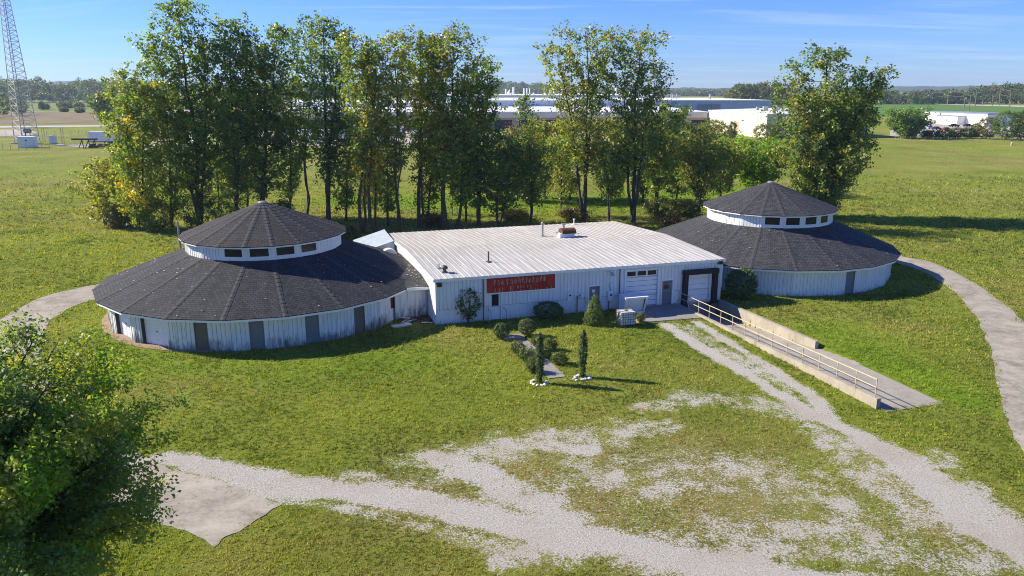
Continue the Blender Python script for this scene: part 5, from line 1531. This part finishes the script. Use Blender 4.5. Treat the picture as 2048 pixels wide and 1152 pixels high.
# forested hills on the horizon
def hills(label, Y, pxs, seed, rough):
    rs = np.random.RandomState(seed)
    n = 700; rows = 5
    x0, x1 = pxs[0][0], pxs[-1][0]
    X = np.linspace(x0, x1, n)
    top = np.interp(X, [p[0] for p in pxs], [p[1] for p in pxs])
    tp = np.array([at_depth(x, y, Y) for x, y in zip(X, top)])
    tp[:, 2] += (fbm(tp[:, 0], tp[:, 1], rough * 14, seed) - 0.5) * rough * 1.4 + (rs.rand(n) - 0.5) * rough * 0.5
    v, f = [], []
    for r in range(rows):
        s = r / (rows - 1)
        for i in range(n):
            v.append((tp[i, 0], Y - 600 * (1 - s) + 0, max(-1, tp[i, 2] * s ** 0.7 + (rs.rand() - 0.5) * rough * 0.5 * (0 < r))))
    for i in range(n): v.append((tp[i, 0], Y + 900, -2))
    for r in range(rows):
        for i in range(n - 1):
            a = r * n + i
            f.append((a, a + 1, a + n + 1, a + n))
    me = bpy.data.meshes.new("hills"); me.from_pydata(v, [], f); me.materials.append(M['hill'])
    o = bpy.data.objects.new("hills", me); COL.objects.link(o)
    tag(o, label, kind="structure")
t = NT("forested_hill"); p_ = t.pos()
M['hill'] = t.fin(t.ramp(t.noise(p_, 0.02, 6, 0.75), [(0.38, (0.022, 0.036, 0.014)), (0.62, (0.075, 0.085, 0.03))]), 0.95, 0, 0.1)
hills("low wooded ridge on the far horizon", 4600, [(-1600, 163), (0, 166), (230, 161), (330, 165), (700, 168), (1000, 168), (1350, 176), (1500, 177), (1800, 172), (1900, 173), (2048, 168), (3600, 166)], 5, 9)

# ------------------------------------------------------------------ bushes, single trees and a hedge farther off
MIXB = dict(green=3, dark=3, olive=3, grey=2)
def far_bush(label, px, py, w, h, mix, seed, name="shrub", group=None, cat="shrub"):
    k = mpp(px, py)
    return bush(label, px, py, w, h, mix, seed, name, int(70 + w * h * 0.09), 20, max(0.3, 2.0 * k), cat, group, cr=max(0.35, 2.6 * k))
FL = "bushes in the dry field at the left"
for i, (x, y, w, h, lb) in enumerate(((85, 220, 12, 16, "small upright bush at the right foot of the tower, at the meadow's edge"), (92, 219, 16, 12, "low round bush just right of the small upright one by the tower"), (125, 217, 22, 13, "pale bush in the middle of the dry field's far edge"),
    (140, 216, 26, 14, "broadest dark bush of the cluster at the far edge of the dry field"), (158, 217, 22, 12, "bush at the right end of the dark cluster on the dry field"), (160, 226, 20, 10, "low dark bush nearest the road side of the dry field"), (128, 224, 18, 9, "flat bush before the pale one in the dry field"), (188, 214, 26, 14, "dusty bush left of the lone roadside tree"))):
    far_bush(lb, x, y, w, h, MIXB, 300 + i, "bush", FL)
for i, (x, y, w, h, lb) in enumerate(((6, 232, 44, 44, "large olive bush at the left edge of the photo below the woods"), (40, 230, 34, 32, "dark bush seen through the tower's lower braces"), (-40, 236, 60, 40, "dark thicket cut by the left edge of the photo"))):
    far_bush(lb, x, y, w, h, dict(dark=3, green=3, olive=2), 320 + i, "bush", FL)
tree("lone dark tree on the roadside behind the yellow green tree", (215, 254), [(206, 190, 26)], dict(dark=4, green=2, olive=2), 330, "roadside_tree", 0.18, 60, 14, 0.95, 0.5, 0.4, cr=1.4)
HR = "bushes along the far edge of the right field"
for i, (x, y, w, h, mx, lb) in enumerate((
    (1862, 277, 34, 17, dict(olive=4, dark=3, russet=.6), "low reddish bush in front of the red car"),
    (1888, 278, 40, 20, dict(dark=4, green=3), "dark bush below the red car"),
    (1912, 277, 34, 22, dict(olive=4, russet=1, dark=2), "brownish bush right of the red car"),
    (1936, 277, 34, 22, dict(dark=3, green=3, grey=1), "dark bush in front of the white shed's right half"),
    (1950, 277, 26, 30, dict(olive=3, green=2), "loose taller bush before the lot's right end"),
    (1972, 278, 48, 44, dict(olive=4, russet=1, green=2), "rust tinged bush left of the bright bush at the right edge"),
    (2012, 280, 64, 60, dict(bright=3, green=4), "largest bright green bush near the right edge"),
    (2040, 281, 50, 62, dict(green=4, dark=2), "green bush cut by the right edge of the photo"),
    (1850, 276, 20, 14, dict(dark=4, olive=2), "small dark bush right of the round tree"),
    (2090, 283, 70, 50, dict(green=4, dark=2), "bush just past the right edge of the photo"))):
    far_bush(lb, x, y, w, h, mx, 340 + i, "bush", HR)
tree("round dark green tree at the left end of the parking lot", (1818, 277), [(1812, 220, 34), (1835, 238, 18), (1795, 240, 20)], dict(green=4, dark=3, bright=1), 350, "round_tree", 0.12, 90, 16, 0.62, 0.3, 0.4, cr=1.0)
FS = "shrubs in front of the factory"
for i, (x, y, w, h, mx, lb) in enumerate((
    (1428, 290, 64, 52, dict(yellowgreen=4, olive=3, green=2), "yellow green shrub before the left part of the cream factory wall"),
    (1463, 283, 18, 42, dict(green=3, olive=2), "narrow upright shrub left of the cream wall's door"),
    (1530, 286, 62, 40, dict(olive=4, green=3), "olive shrub at the corner of the cream factory"),
    (1560, 284, 46, 42, dict(green=3, grey=3), "grey green shrub right of the factory corner"),
    (1385, 290, 50, 40, dict(russet=2, olive=3, grey=2), "reddish bare shrub before the brown factory wall"),
    (1040, 296, 60, 34, dict(grey=3, russet=2, olive=2), "grey brown scrub in the gap before the factory"),
    (1075, 292, 40, 40, dict(yellowgreen=3, olive=3), "yellowish scrub in the gap beside the lone tall tree"),
    (1475, 296, 90, 18, dict(dark=4, olive=2), "low dark hedge along the foot of the cream wall"),
    (1250, 292, 70, 34, dict(grey=3, olive=3, russet=1), "dull scrub between the two lone tall trees"),
    (1340, 296, 60, 26, dict(grey=2, olive=4), "low scrub before the brown factory wall"))):
    far_bush(lb, x, y, w, h, mx, 360 + i, "shrub", FS)

# ------------------------------------------------------------------ factory buildings
def hall(name, label, corners, h, wall, roofm, cat="building", parapet=0.5, fascia=None, roof_over=0.4):
    """a flat roofed hall on a quad of ground points"""
    c = np.mean(corners, 0)
    root = empty(name, (c[0], c[1], 0), label, cat)
    q = MB(); n = len(corners)
    L_ = [np.array(p) - c for p in corners]
    for i in range(n):
        a, b = L_[i], L_[(i + 1) % n]
        q.face([(*a, 0), (*b, 0), (*b, h), (*a, h)])
        d = (b - a); ln = np.linalg.norm(d); d /= ln; nn = np.array([d[1], -d[0]])
        k = int(ln / 7.5)
        for j in range(1, k):                                   # panel joints as slim pilasters
            s = a + d * ln * j / k
            q.hexa([(*(s - d * .12), 0.02), (*(s - d * .12 + nn * .10), 0.02), (*(s + d * .12 + nn * .10), 0.02), (*(s + d * .12), 0.02)] + [(*(s - d * .12), h - .05), (*(s - d * .12 + nn * .10), h - .05), (*(s + d * .12 + nn * .10), h - .05), (*(s + d * .12), h - .05)])
    q.build("wall", wall, root)
    q = MB()
    f = 1 + roof_over / max(10, np.linalg.norm(L_[0]))
    q.hexa([(*(p * f), h + 0.003) for p in L_] + [(*(p * f), h + parapet) for p in L_])
    ro = q.build("roof", roofm, root)
    return root, c, ro
def wpx(x, y): return at(x, y)[:2]
cfA, cfB = wpx(1531, 277), wpx(1415, 262)
side = np.array([40.0, 8.0])
fac, fc, fr = hall("factory", "cream factory hall with a brown loading door behind the trees", [cfA, cfA + side, cfB + side + np.array([0, 30.0]), cfB + np.array([0, 0])], 8.3, M['cream_wall'], M['white_roof'])
d = (cfB - cfA); dl = np.linalg.norm(d); d /= dl; nn = np.array([d[1], -d[0]]) * (1 if True else -1)
if nn @ (np.array([0, 0]) - cfA) < 0: nn = -nn
def on_cream(name, s0, s1, z0, z1, mat, dep=0.12):
    q = MB(); a = cfA + d * s0 - fc; b = cfA + d * s1 - fc
    q.hexa([(*(a + nn * .01), z0), (*(b + nn * .01), z0), (*(b + nn * dep), z0), (*(a + nn * dep), z0), (*(a + nn * .01), z1), (*(b + nn * .01), z1), (*(b + nn * dep), z1), (*(a + nn * dep), z1)])
    return q.build(name, mat, fac)
on_cream("door", dl * 0.43, dl * 0.57, 0.2, 5.0, M['tan_wall'])
on_cream("dock_door", dl * 0.44, dl * 0.56, 0.1, 1.4, M['shadow_gap'], 0.2)
on_cream("lamp", dl * 0.36, dl * 0.38, 5.6, 6.0, M['dark_steel'], 0.4)
q = MB()
rs = random.Random(4)
for k in range(16):
    x, y = rs.uniform(-6, 26), rs.uniform(-12, 25); s = rs.uniform(0.4, 1.0); h = rs.uniform(0.8, 2.0)
    q.box(x - s, y - s, 8.8, x + s, y + s, 8.8 + h)
q.build("roof_unit", M['steel'], fr)
fl = [wpx(1413, 262), None]
Yf = float(cfB[1])
Xr = float(cfB[0]); Xl = -150.0
fac2, c2, r2 = hall("factory", "long low factory with a white roof and tan fascia behind the row of trees", [np.array([Xl, Yf]), np.array([Xr - 0.5, Yf]), np.array([Xr - 0.5, Yf + 120]), np.array([Xl, Yf + 120])], 7.6, M['tan_wall'], M['white_roof'])
q = MB()
q.box(Xl - c2[0], -60.5, 5.6, Xr - 0.6 - c2[0], -60.02, 7.55); q.build("fascia", M['cream_wall'], fac2)
q = MB()
for k in range(22):
    x0 = Xl - c2[0] + 6 + k * 10.5
    q.box(x0, -60.25, 0.3, x0 + 7.5, -60.01, 4.6)
q.build("bay_opening", M['shadow_gap'], fac2)
q = MB()
for k in range(46):
    x, y = rs.uniform(Xl + 6, Xr - 6) - c2[0], rs.uniform(-50, 50); s = rs.uniform(0.5, 1.6); h = rs.uniform(0.8, 2.6)
    q.box(x - s, y - s, 8.1, x + s, y + s * 0.8, 8.1 + h)
q.build("roof_unit", M['steel'], r2)
a_, b_ = at_depth(1541, 230, 440.0), at_depth(930, 230, 440.0)
fac3, c3, r3 = hall("factory", "tall blue grey factory hall with a bright white roof edge", [np.array([b_[0], 440.0]), np.array([a_[0], 440.0]), np.array([a_[0] - 6, 560.0]), np.array([b_[0], 560.0])], 11.0, M['blue_wall'], M['white_roof'])
q = MB()
for x0, x1, z0, z1 in ((1180, 1215, 2, 7), (1395, 1420, 4, 9.2), (1422, 1440, 5, 9.2)):
    xa, xb = at_depth(x0, 220, 440)[0] - c3[0], at_depth(x1, 220, 440)[0] - c3[0]
    q.box(xa, -60.6, z0, xb, -60.02, z1)
q.build("dark_panel", M['grey_roof'], fac3)
for k in range(14):
    x, y = rs.uniform(b_[0] + 5, a_[0] - 8) - c3[0], rs.uniform(-50, 40)
    q = MB(); q.tube([(x, y, 11.4), (x, y, 11.5 + rs.uniform(1.5, 4))], rs.uniform(0.3, 0.9), 8); q.build("roof_stack", M['steel'], r3)
a_, b_ = at_depth(1360, 200, 720.0), at_depth(860, 200, 720.0)
fac4, c4, r4 = hall("factory", "far white factory bristling with roof stacks, between the two tall groups of trees", [np.array([b_[0], 720.0]), np.array([a_[0], 720.0]), np.array([a_[0], 900.0]), np.array([b_[0], 900.0])], 11.5, M['white_wall'], M['white_roof'])
for k in range(34):
    x = rs.uniform(b_[0] + 5, a_[0] - 5) - c4[0]; y = rs.uniform(-80, 60)
    q = MB(); q.tube([(x, y, 12), (x, y, 12.2 + rs.uniform(1, 7))], rs.uniform(0.4, 1.3), 6); q.build("roof_stack", M['white_wall'], r4)
a_, b_ = at_depth(-40, 200, 600.0), at_depth(860, 200, 520.0)
fac5, c5, r5 = hall("factory", "white roofed hall glimpsed between the trunks at the left of the row", [np.array([at_depth(560, 220, 420)[0], 420.0]), np.array([at_depth(900, 220, 420)[0], 420.0]), np.array([at_depth(900, 220, 500)[0], 520.0]), np.array([at_depth(560, 220, 500)[0], 520.0])], 10.0, M['white_wall'], M['white_roof'])

# ------------------------------------------------------------------ white shed building and cars at the right
def dep(x, y, Y): return at_depth(x, y, Y)[:2]
pB = [wpx(1847, 245.5), wpx(1972, 253)]
u = pB[1] - pB[0]
back = np.array([12.0, 2.0])
shd, cs, sr = hall("shed_building", "low white metal building with a grey roof beside the parking lot", [pB[0], pB[1], pB[1] + back * 1.3, pB[0] + back * 1.3], 5.6, M['white_wall'], M['grey_roof'])
dv = (pB[1] - pB[0]); dvl = np.linalg.norm(dv); dv /= dvl; nv = np.array([dv[1], -dv[0]])
def on_shed(name, s0, s1, z0, z1, mat, dp, par):
    q = MB(); a = pB[0] + dv * s0 * dvl - cs; b = pB[0] + dv * s1 * dvl - cs
    q.hexa([(*(a + nv * dp), z0), (*(b + nv * dp), z0), (*(b + nv * .01), z0), (*(a + nv * .01), z0), (*(a + nv * dp), z1), (*(b + nv * dp), z1), (*(b + nv * .01), z1), (*(a + nv * .01), z1)])
    return q.build(name, mat, par)
on_shed("downpipe", 0.265, 0.285, 0.1, 5.5, M['dark_steel'], 0.3, shd)
on_shed("pallet_stack", 0.08, 0.20, 0.1, 1.9, M['steel'], 1.2, shd)
on_shed("roller_door", 0.37, 0.46, 0.1, 3.6, M['blue_wall'], 0.08, shd)
an = on_shed("porch", 0.33, 0.49, 0.1, 4.3, M['white_wall'], 4.0, shd); on_shed("porch_roof", 0.32, 0.50, 4.303, 4.6, M['grey_roof'], 4.3, shd)
an = on_shed("porch", 0.52, 0.68, 0.1, 4.3, M['white_wall'], 4.5, shd); on_shed("porch_roof", 0.51, 0.69, 4.303, 4.6, M['grey_roof'], 4.8, shd)
CARP = {}
def car(px, py, rz, col, label):
    key = col
    c = at(px, py)
    root = empty("parked_car", (c[0], c[1], 0.09), label, "car", "cars in the lot at the right", rz)
    pr = [(-2.25, 0.32), (-2.3, 0.75), (-1.9, 0.92), (-1.35, 0.96), (1.0, 0.94), (1.9, 0.82), (2.28, 0.62), (2.25, 0.3)]
    q = MB()
    for y0, y1 in ((-0.88, 0.88),):
        q.face([(x, y0, z) for x, z in pr]); q.face([(x, y1, z) for x, z in pr][::-1])
        for (a, b), (cx_, e) in zip(pr, pr[1:] + pr[:1]): q.face([(a, y0, b), (a, y1, b), (cx_, y1, e), (cx_, y0, e)])
    m = M.setdefault("car" + col, paint(col.replace(" ", "_") + "_car_paint", {'blue': (0.03, 0.07, 0.28), 'dark blue': (0.02, 0.03, 0.09), 'silver': (0.45, 0.47, 0.5), 'red': (0.42, 0.02, 0.02), 'black': (0.015, 0.015, 0.018), 'white': (0.75, 0.76, 0.77)}[col], 0.3, 0.03, 1, 0.1, 0.5))
    q.build("body", m, root, bevel=0.06)
    cb = [(-1.55, 0.955), (-1.0, 1.42), (0.25, 1.45), (1.05, 0.945)]
    q = MB()
    a0 = [(x, -0.78 if z < 1 else -0.62, z) for x, z in cb]; a1 = [(x, -y, z) for x, y, z in a0]
    q.face(a0); q.face(a1[::-1])
    for i in range(3): q.face([a0[i], a1[i], a1[i + 1], a0[i + 1]])
    cab = q.build("cabin", M['glass'], root)
    q = MB(); q.hexa([(-1.0, -.6, 1.40), (.25, -.6, 1.43), (.25, .6, 1.43), (-1.0, .6, 1.40), (-0.95, -.56, 1.47), (.2, -.56, 1.49), (.2, .56, 1.49), (-.95, .56, 1.47)]); q.build("car_roof", m, cab)
    for x in (-1.4, 1.4):
        for y in (-0.9, 0.9):
            q = MB(); q.tube([(x, y - 0.1, 0.33), (x, y + 0.1, 0.33)], 0.33, 12); q.build("wheel", M['rubber'], root)
    return root
car(1851, 252, 0.4, 'blue', "bright blue car at the back left of the parking lot")
car(1859, 258, 0.5, 'silver', "silver car between the bright blue car and the dark cars")
car(1873, 260, 0.5, 'dark blue', "dark blue car left of the red car")
car(1893, 262, 0.3, 'red', "red car in the middle of the parking lot")
car(1908, 254, 0.1, 'black', "black car behind the red car before the white shed")
car(1936, 254, 0.2, 'dark blue', "dark blue car at the right end of the lot by the porch")
car(1842, 259, 0.5, 'black', "black car half hidden by the round tree at the lot's left end")

# ------------------------------------------------------------------ utility poles and wires
PG = "utility poles along the far road"
poles = [(1834, 181, 208.6, "pole farthest left before the wood"), (1895, 181, 209.5, "pole above the left half of the white shed"), (1930, 189, 223, "shorter pole with a transformer, left of the tallest near pole"), (1941, 184, 223, "tall pale pole right of the pole with a transformer"),
    (1953, 177, 212, "pole right of the pair standing behind the shed roof"), (1965, 195, 210.5, "shortest pole, between the taller ones"), (1984, 185, 212.5, "thin pole left of the two tall right hand poles"), (1998, 176, 211.5, "left one of the two tall right hand poles"), (2019, 177, 213.5, "right hand tall pole nearest the edge of the photo")]
pt_ = []
for i, (x, y0, y1, lb) in enumerate(poles):
    b = at(x - (0 if i not in (2, 3, 4) else 3), y1); tp = at_depth(x, y0, b[1])
    r = empty("utility_pole", (b[0], b[1], 0), lb, "utility pole", PG)
    dx = (tp[0] - b[0]) * 0.4
    w_ = 0.22 * b[1] / 600
    q = MB(); q.tube([(0, 0, 0), (dx, 0, tp[2])], [w_ * 1.5, w_], 6); q.build("pole", M['bark_pale'], r)
    q = MB(); q.box(dx - 1.4, -0.15, tp[2] - 1.3, dx + 1.4, 0.15, tp[2] - 1.0); q.build("crossarm", M['bark_pale'], r)
    if i == 2:
        q = MB(); q.lathe([(0.5, 0), (0.5, 1.6), (0.2, 1.8)], 8, (dx + 0.8, -0.4, tp[2] * 0.72)); q.build("transformer", M['steel'], r)
    pt_.append(np.array([b[0] + dx, b[1], tp[2] - 0.9]))
order = [0, 1, 4, 7, 8]
far_l = pt_[0] + np.array([-160, 20, 0]); far_r = pt_[8] + np.array([160, -60, 0])
chain = [far_l] + [pt_[i] for i in order] + [far_r]
for k, (dz, lb) in enumerate(((0.0, "upper wire strung along the poles"), (-4.5, "lower wire strung along the poles"))):
    q = MB()
    for a, b in zip(chain[:-1], chain[1:]):
        pts = [a + (b - a) * s + np.array([0, 0, dz - 2.0 * math.sin(math.pi * s)]) for s in np.linspace(0, 1, 9)]
        q.tube(pts, 0.09, 4, False)
    tag(q.build("power_line", M['steel']), lb, "wire")

# ------------------------------------------------------------------ lattice tower, cabinets, trailer and fence at the left
tb = at(52, 288)
tw = empty("radio_tower", (tb[0], tb[1], 0), "tall steel lattice radio tower at the left edge", "tower")
Y0 = tb[1]
k = mpp(52, 288)
top_h = 62.0; w0 = 4.1
def leg(i, z):
    a = math.radians(-70 + 120 * i); r = w0 * (1 - 0.94 * min(1, z / 66.0)) + 0.15
    return (math.cos(a) * r, math.sin(a) * r, z)
for i in range(3):
    q = MB(); q.tube([leg(i, 0), leg(i, top_h)], [0.16, 0.08], 6); q.build("leg", M['tower_steel'], tw)
zs = [0]
while zs[-1] < top_h - 1: zs.append(zs[-1] + max(1.1, 2.6 * (1 - zs[-1] / 90)))
for i in range(3):
    j = (i + 1) % 3
    q = MB()
    for n_, (z0, z1) in enumerate(zip(zs[:-1], zs[1:])):
        q.tube([leg(i, z0), leg(j, z1)], 0.055, 4, False); q.tube([leg(j, z0), leg(i, z1)], 0.055, 4, False)
        q.tube([leg(i, z1), leg(j, z1)], 0.045, 4, False)
    q.build("bracing", M['tower_steel'], tw)
q = MB(); q.tube([(0.2, 0.1, 0), (0.15, 0.1, top_h)], 0.09, 6); q.build("cable_run", M['dark_steel'], tw)
for i in range(3):
    p_ = leg(i, 0); q = MB(); q.box(p_[0] - .7, p_[1] - .7, -0.1, p_[0] + .7, p_[1] + .7, 0.25); q.build("foot_block", M['concrete'], tw)
def cabinet(name, px, py, w_, h_, d_, label, mat, cat="cabinet", rz=0.12):
    c = at(px, py); r = empty(name, (c[0], c[1], 0), label, cat, rz=rz)
    q = MB(); q.box(-w_ / 2, 0, 0.15, w_ / 2, d_, h_); q.build("body", mat, r)
    q = MB(); q.box(-w_ / 2 - .1, -0.1, h_ + .003, w_ / 2 + .1, d_ + .1, h_ + 0.15); q.build("roof", M['white_metal'], r)
    q = MB(); q.box(-w_ / 2 - .1, -.1, 0, w_ / 2 + .1, d_ + .1, 0.147); q.build("plinth", M['concrete'], r)
    for x in (-w_ * 0.22, w_ * 0.22):
        q = MB(); q.box(x - w_ * 0.2, -0.05, 0.3, x + w_ * 0.2, -0.003, h_ - 0.2); q.build("door", mat, r)
    q = MB(); q.box(w_ * 0.03, -0.09, h_ * 0.66, w_ * 0.14, -0.052, h_ * 0.76); q.build("louvre", M['shadow_gap'], r)
    return r
cabinet("equipment_cabinet", 52, 296, 4.4, 3.2, 3.0, "large white equipment cabinet at the foot of the tower", M['white_metal'])
cabinet("equipment_cabinet", 105, 288, 1.8, 2.5, 1.6, "small pale cabinet standing alone right of the tower", M['white_metal'])
c = at(58, 283); r = empty("generator", (c[0], c[1], 0), "dark blue tank raised on a stand within the tower's base", "generator")
q = MB(); q.tube([(-1.0, 0, 3.6), (1.0, 0, 3.6)], 0.75, 12); q.build("tank", M['cardark blue'], r)
for x in (-0.7, 0.7):
    q = MB(); q.tube([(x, 0, 0), (x, 0, 2.95)], 0.1, 6); q.build("leg", M['dark_steel'], r)
c = at(106, 288); r = empty("ice_bridge", (c[0] - 2.2, c[1] + 1.8, 0), "flat metal canopy on thin posts over the small cabinet", "canopy")
q = MB(); q.box(-2.2, -0.8, 5.0, 5.0, 0.8, 5.15); q.build("deck", M['steel'], r)
for x, y in ((-1.6, -.6), (-1.6, .6), (4.6, -.6), (4.6, .6)):
    q = MB(); q.tube([(x, y, 0), (x, y, 5.0)], 0.07, 6); q.build("post", M['steel'], r)
c = at(200, 290); tr_ = empty("box_trailer", (c[0], c[1] + 3, 0), "long white box trailer left of the yellow green tree", "trailer")
q = MB(); q.box(-5.0, 0, 0.95, 5.0, 2.5, 4.0); q.build("box", M['white_metal'], tr_, bevel=0.05)
q = MB(); q.box(-5.1, -0.05, 0.7, 5.1, 2.55, 0.947); q.build("chassis", M['dark_steel'], tr_)
q = MB(); q.box(2.3, -0.05, 1.2, 3.4, -0.003, 3.2); q.build("door", M['plastic'], tr_)
q = MB()
for z in (1.7, 2.4, 3.1):
    q.box(-4.9, -0.02, z, 2.2, -0.003, z + 0.03)
q.build("seam", M['steel'], tr_)
for x in (0.4, 1.4):
    for y in (0.1, 2.3):
        q = MB(); q.tube([(x, y - 0.15, 0.5), (x, y + 0.15, 0.5)], 0.5, 12); q.build("wheel", M['rubber'], tr_)
c = at(175, 296); r = empty("loading_table", (c[0], c[1], 0), "dark timber platform on trestle legs in front of the trailer", "platform")
q = MB(); q.box(-4.2, -0.8, 2.4, 3.0, 0.8, 2.9); q.build("deck", M['wood_dark'], r)
for x in (-1.4, 0.6, 2.4):
    q = MB(); q.tube([(x - 0.9, -0.6, 0), (x, 0, 2.4)], 0.13, 6); q.tube([(x + 0.6, -0.6, 0), (x, 0, 2.4)], 0.13, 6); q.build("trestle", M['wood_dark'], r)
c = at(215, 295)
for k_ in range(5):
    q = MB(); L = rs.uniform(2, 4); q.box(-L / 2, -.4, 0, L / 2, .4, 0.5 + 0.3 * (k_ % 2)); q.box(-L / 3, -.3, 0.5 + 0.3 * (k_ % 2) + .003, L / 4, .3, 1.1)
    o = q.build("scrap_beam", M['wood_dark']); o.location = (c[0] - 4 + k_ * 2.4, c[1] + rs.uniform(-1, 1), 0.02); o.rotation_euler = (0, 0, rs.uniform(-.4, .4))
    tag(o, "dark scrap timber piled in front of the white trailer", "scrap", "scrap before the trailer")
o = MB(); o.box(-1.1, -0.5, 0, 1.1, 0.5, 0.35); o = o.build("concrete_block", M['white_metal'], None, bevel=0.05); c = at(121, 292); o.location = (c[0], c[1], 0.1); tag(o, "low pale slab lying left of the timber platform", "slab")
def fence(label, a, b, n, h, name="wire_fence"):
    a, b = np.array(a), np.array(b)
    r = empty(name, (a[0], a[1], 0), label, "fence")
    for i in range(n + 1):
        p_ = (b - a) * i / n
        q = MB(); q.tube([(p_[0], p_[1], 0), (p_[0], p_[1], h)], 0.06, 5); q.build("post", M['steel'], r)
    q = MB()
    for z in np.linspace(0.3, h - 0.05, 5):
        q.tube([(0, 0, z), (b[0] - a[0], b[1] - a[1], z)], 0.014, 3, False)
    L = np.linalg.norm(b - a)
    q.build("wire", M['steel'], r)
fence("wire fence behind the tower and the trailer", wpx(-120, 276), wpx(300, 272), 26, 2.2)
fence("wire fence on the near side of the tower compound", wpx(-120, 301), wpx(100, 300), 14, 2.2)
fence("wire fence at the far edge of the right hand field", wpx(1790, 281), wpx(2200, 286), 26, 1.4)
# vehicles and trailers parked by the factory, seen between the trunks
YG = "white trailers by the factory"
for i, (x, y, mt, lb) in enumerate(((588, 285, 'white_metal', "white trailer glimpsed at the far left between the trunks"), (628, 283, 'white_metal', "white trailer glimpsed just right of the slim tree's trunk"), (672, 284, 'white_metal', "white trailer glimpsed right of the stout straight trunk"), (715, 270, 'cardark blue', "blue trailer glimpsed behind the leaning tree"), (782, 276, 'white_metal', "white trailer glimpsed left of the thin pale tree"), (850, 280, 'white_metal', "white trailer glimpsed behind the thick straight trunk"))):
    c = at(x, y); r = empty("semi_trailer", (c[0], c[1], 0.08), lb, "trailer", YG)
    q = MB(); q.box(-4.6, 0, 1.0, 4.6, 2.5, 3.9); q.build("box", M['carblue'] if 'blue' in mt else M[mt], r)
    q = MB(); q.box(-4.4, 0.2, 0.6, 4.4, 2.3, 0.997); q.build("chassis", M['dark_steel'], r)
    for xx in (-3.2, -2.1, 3.0):
        q = MB(); q.tube([(xx, 0.0, 0.5), (xx, 0.3, 0.5)], 0.5, 10); q.build("wheel", M['rubber'], r)
o = MB(); o.lathe([(0.10, 0), (0.12, 0.9), (0.03, 1.1)], 8); o = o.build("marker_post", M['rail']); c = at(2023, 291); o.location = (c[0], c[1], 0); o.scale = (3, 3, 1.0); tag(o, "small yellow marker post in the right hand field", "post")

# ------------------------------------------------------------------ air
t = bpy.data.materials.new("haze_air"); t.use_nodes = True
n_ = t.node_tree.nodes; n_.clear()
ou = n_.new("ShaderNodeOutputMaterial"); pv = n_.new("ShaderNodeVolumePrincipled")
pv.inputs["Color"].default_value = (0.58, 0.78, 1.0, 1); pv.inputs["Density"].default_value = 0.00011; pv.inputs["Anisotropy"].default_value = 0.2
t.node_tree.links.new(pv.outputs[0], ou.inputs["Volume"])
q = MB(); q.box(-9300, -400, -4.0, 9300, 5700, 78.0)
tag(q.build("haze", t), "thin blue autumn haze over the whole landscape", kind="stuff")
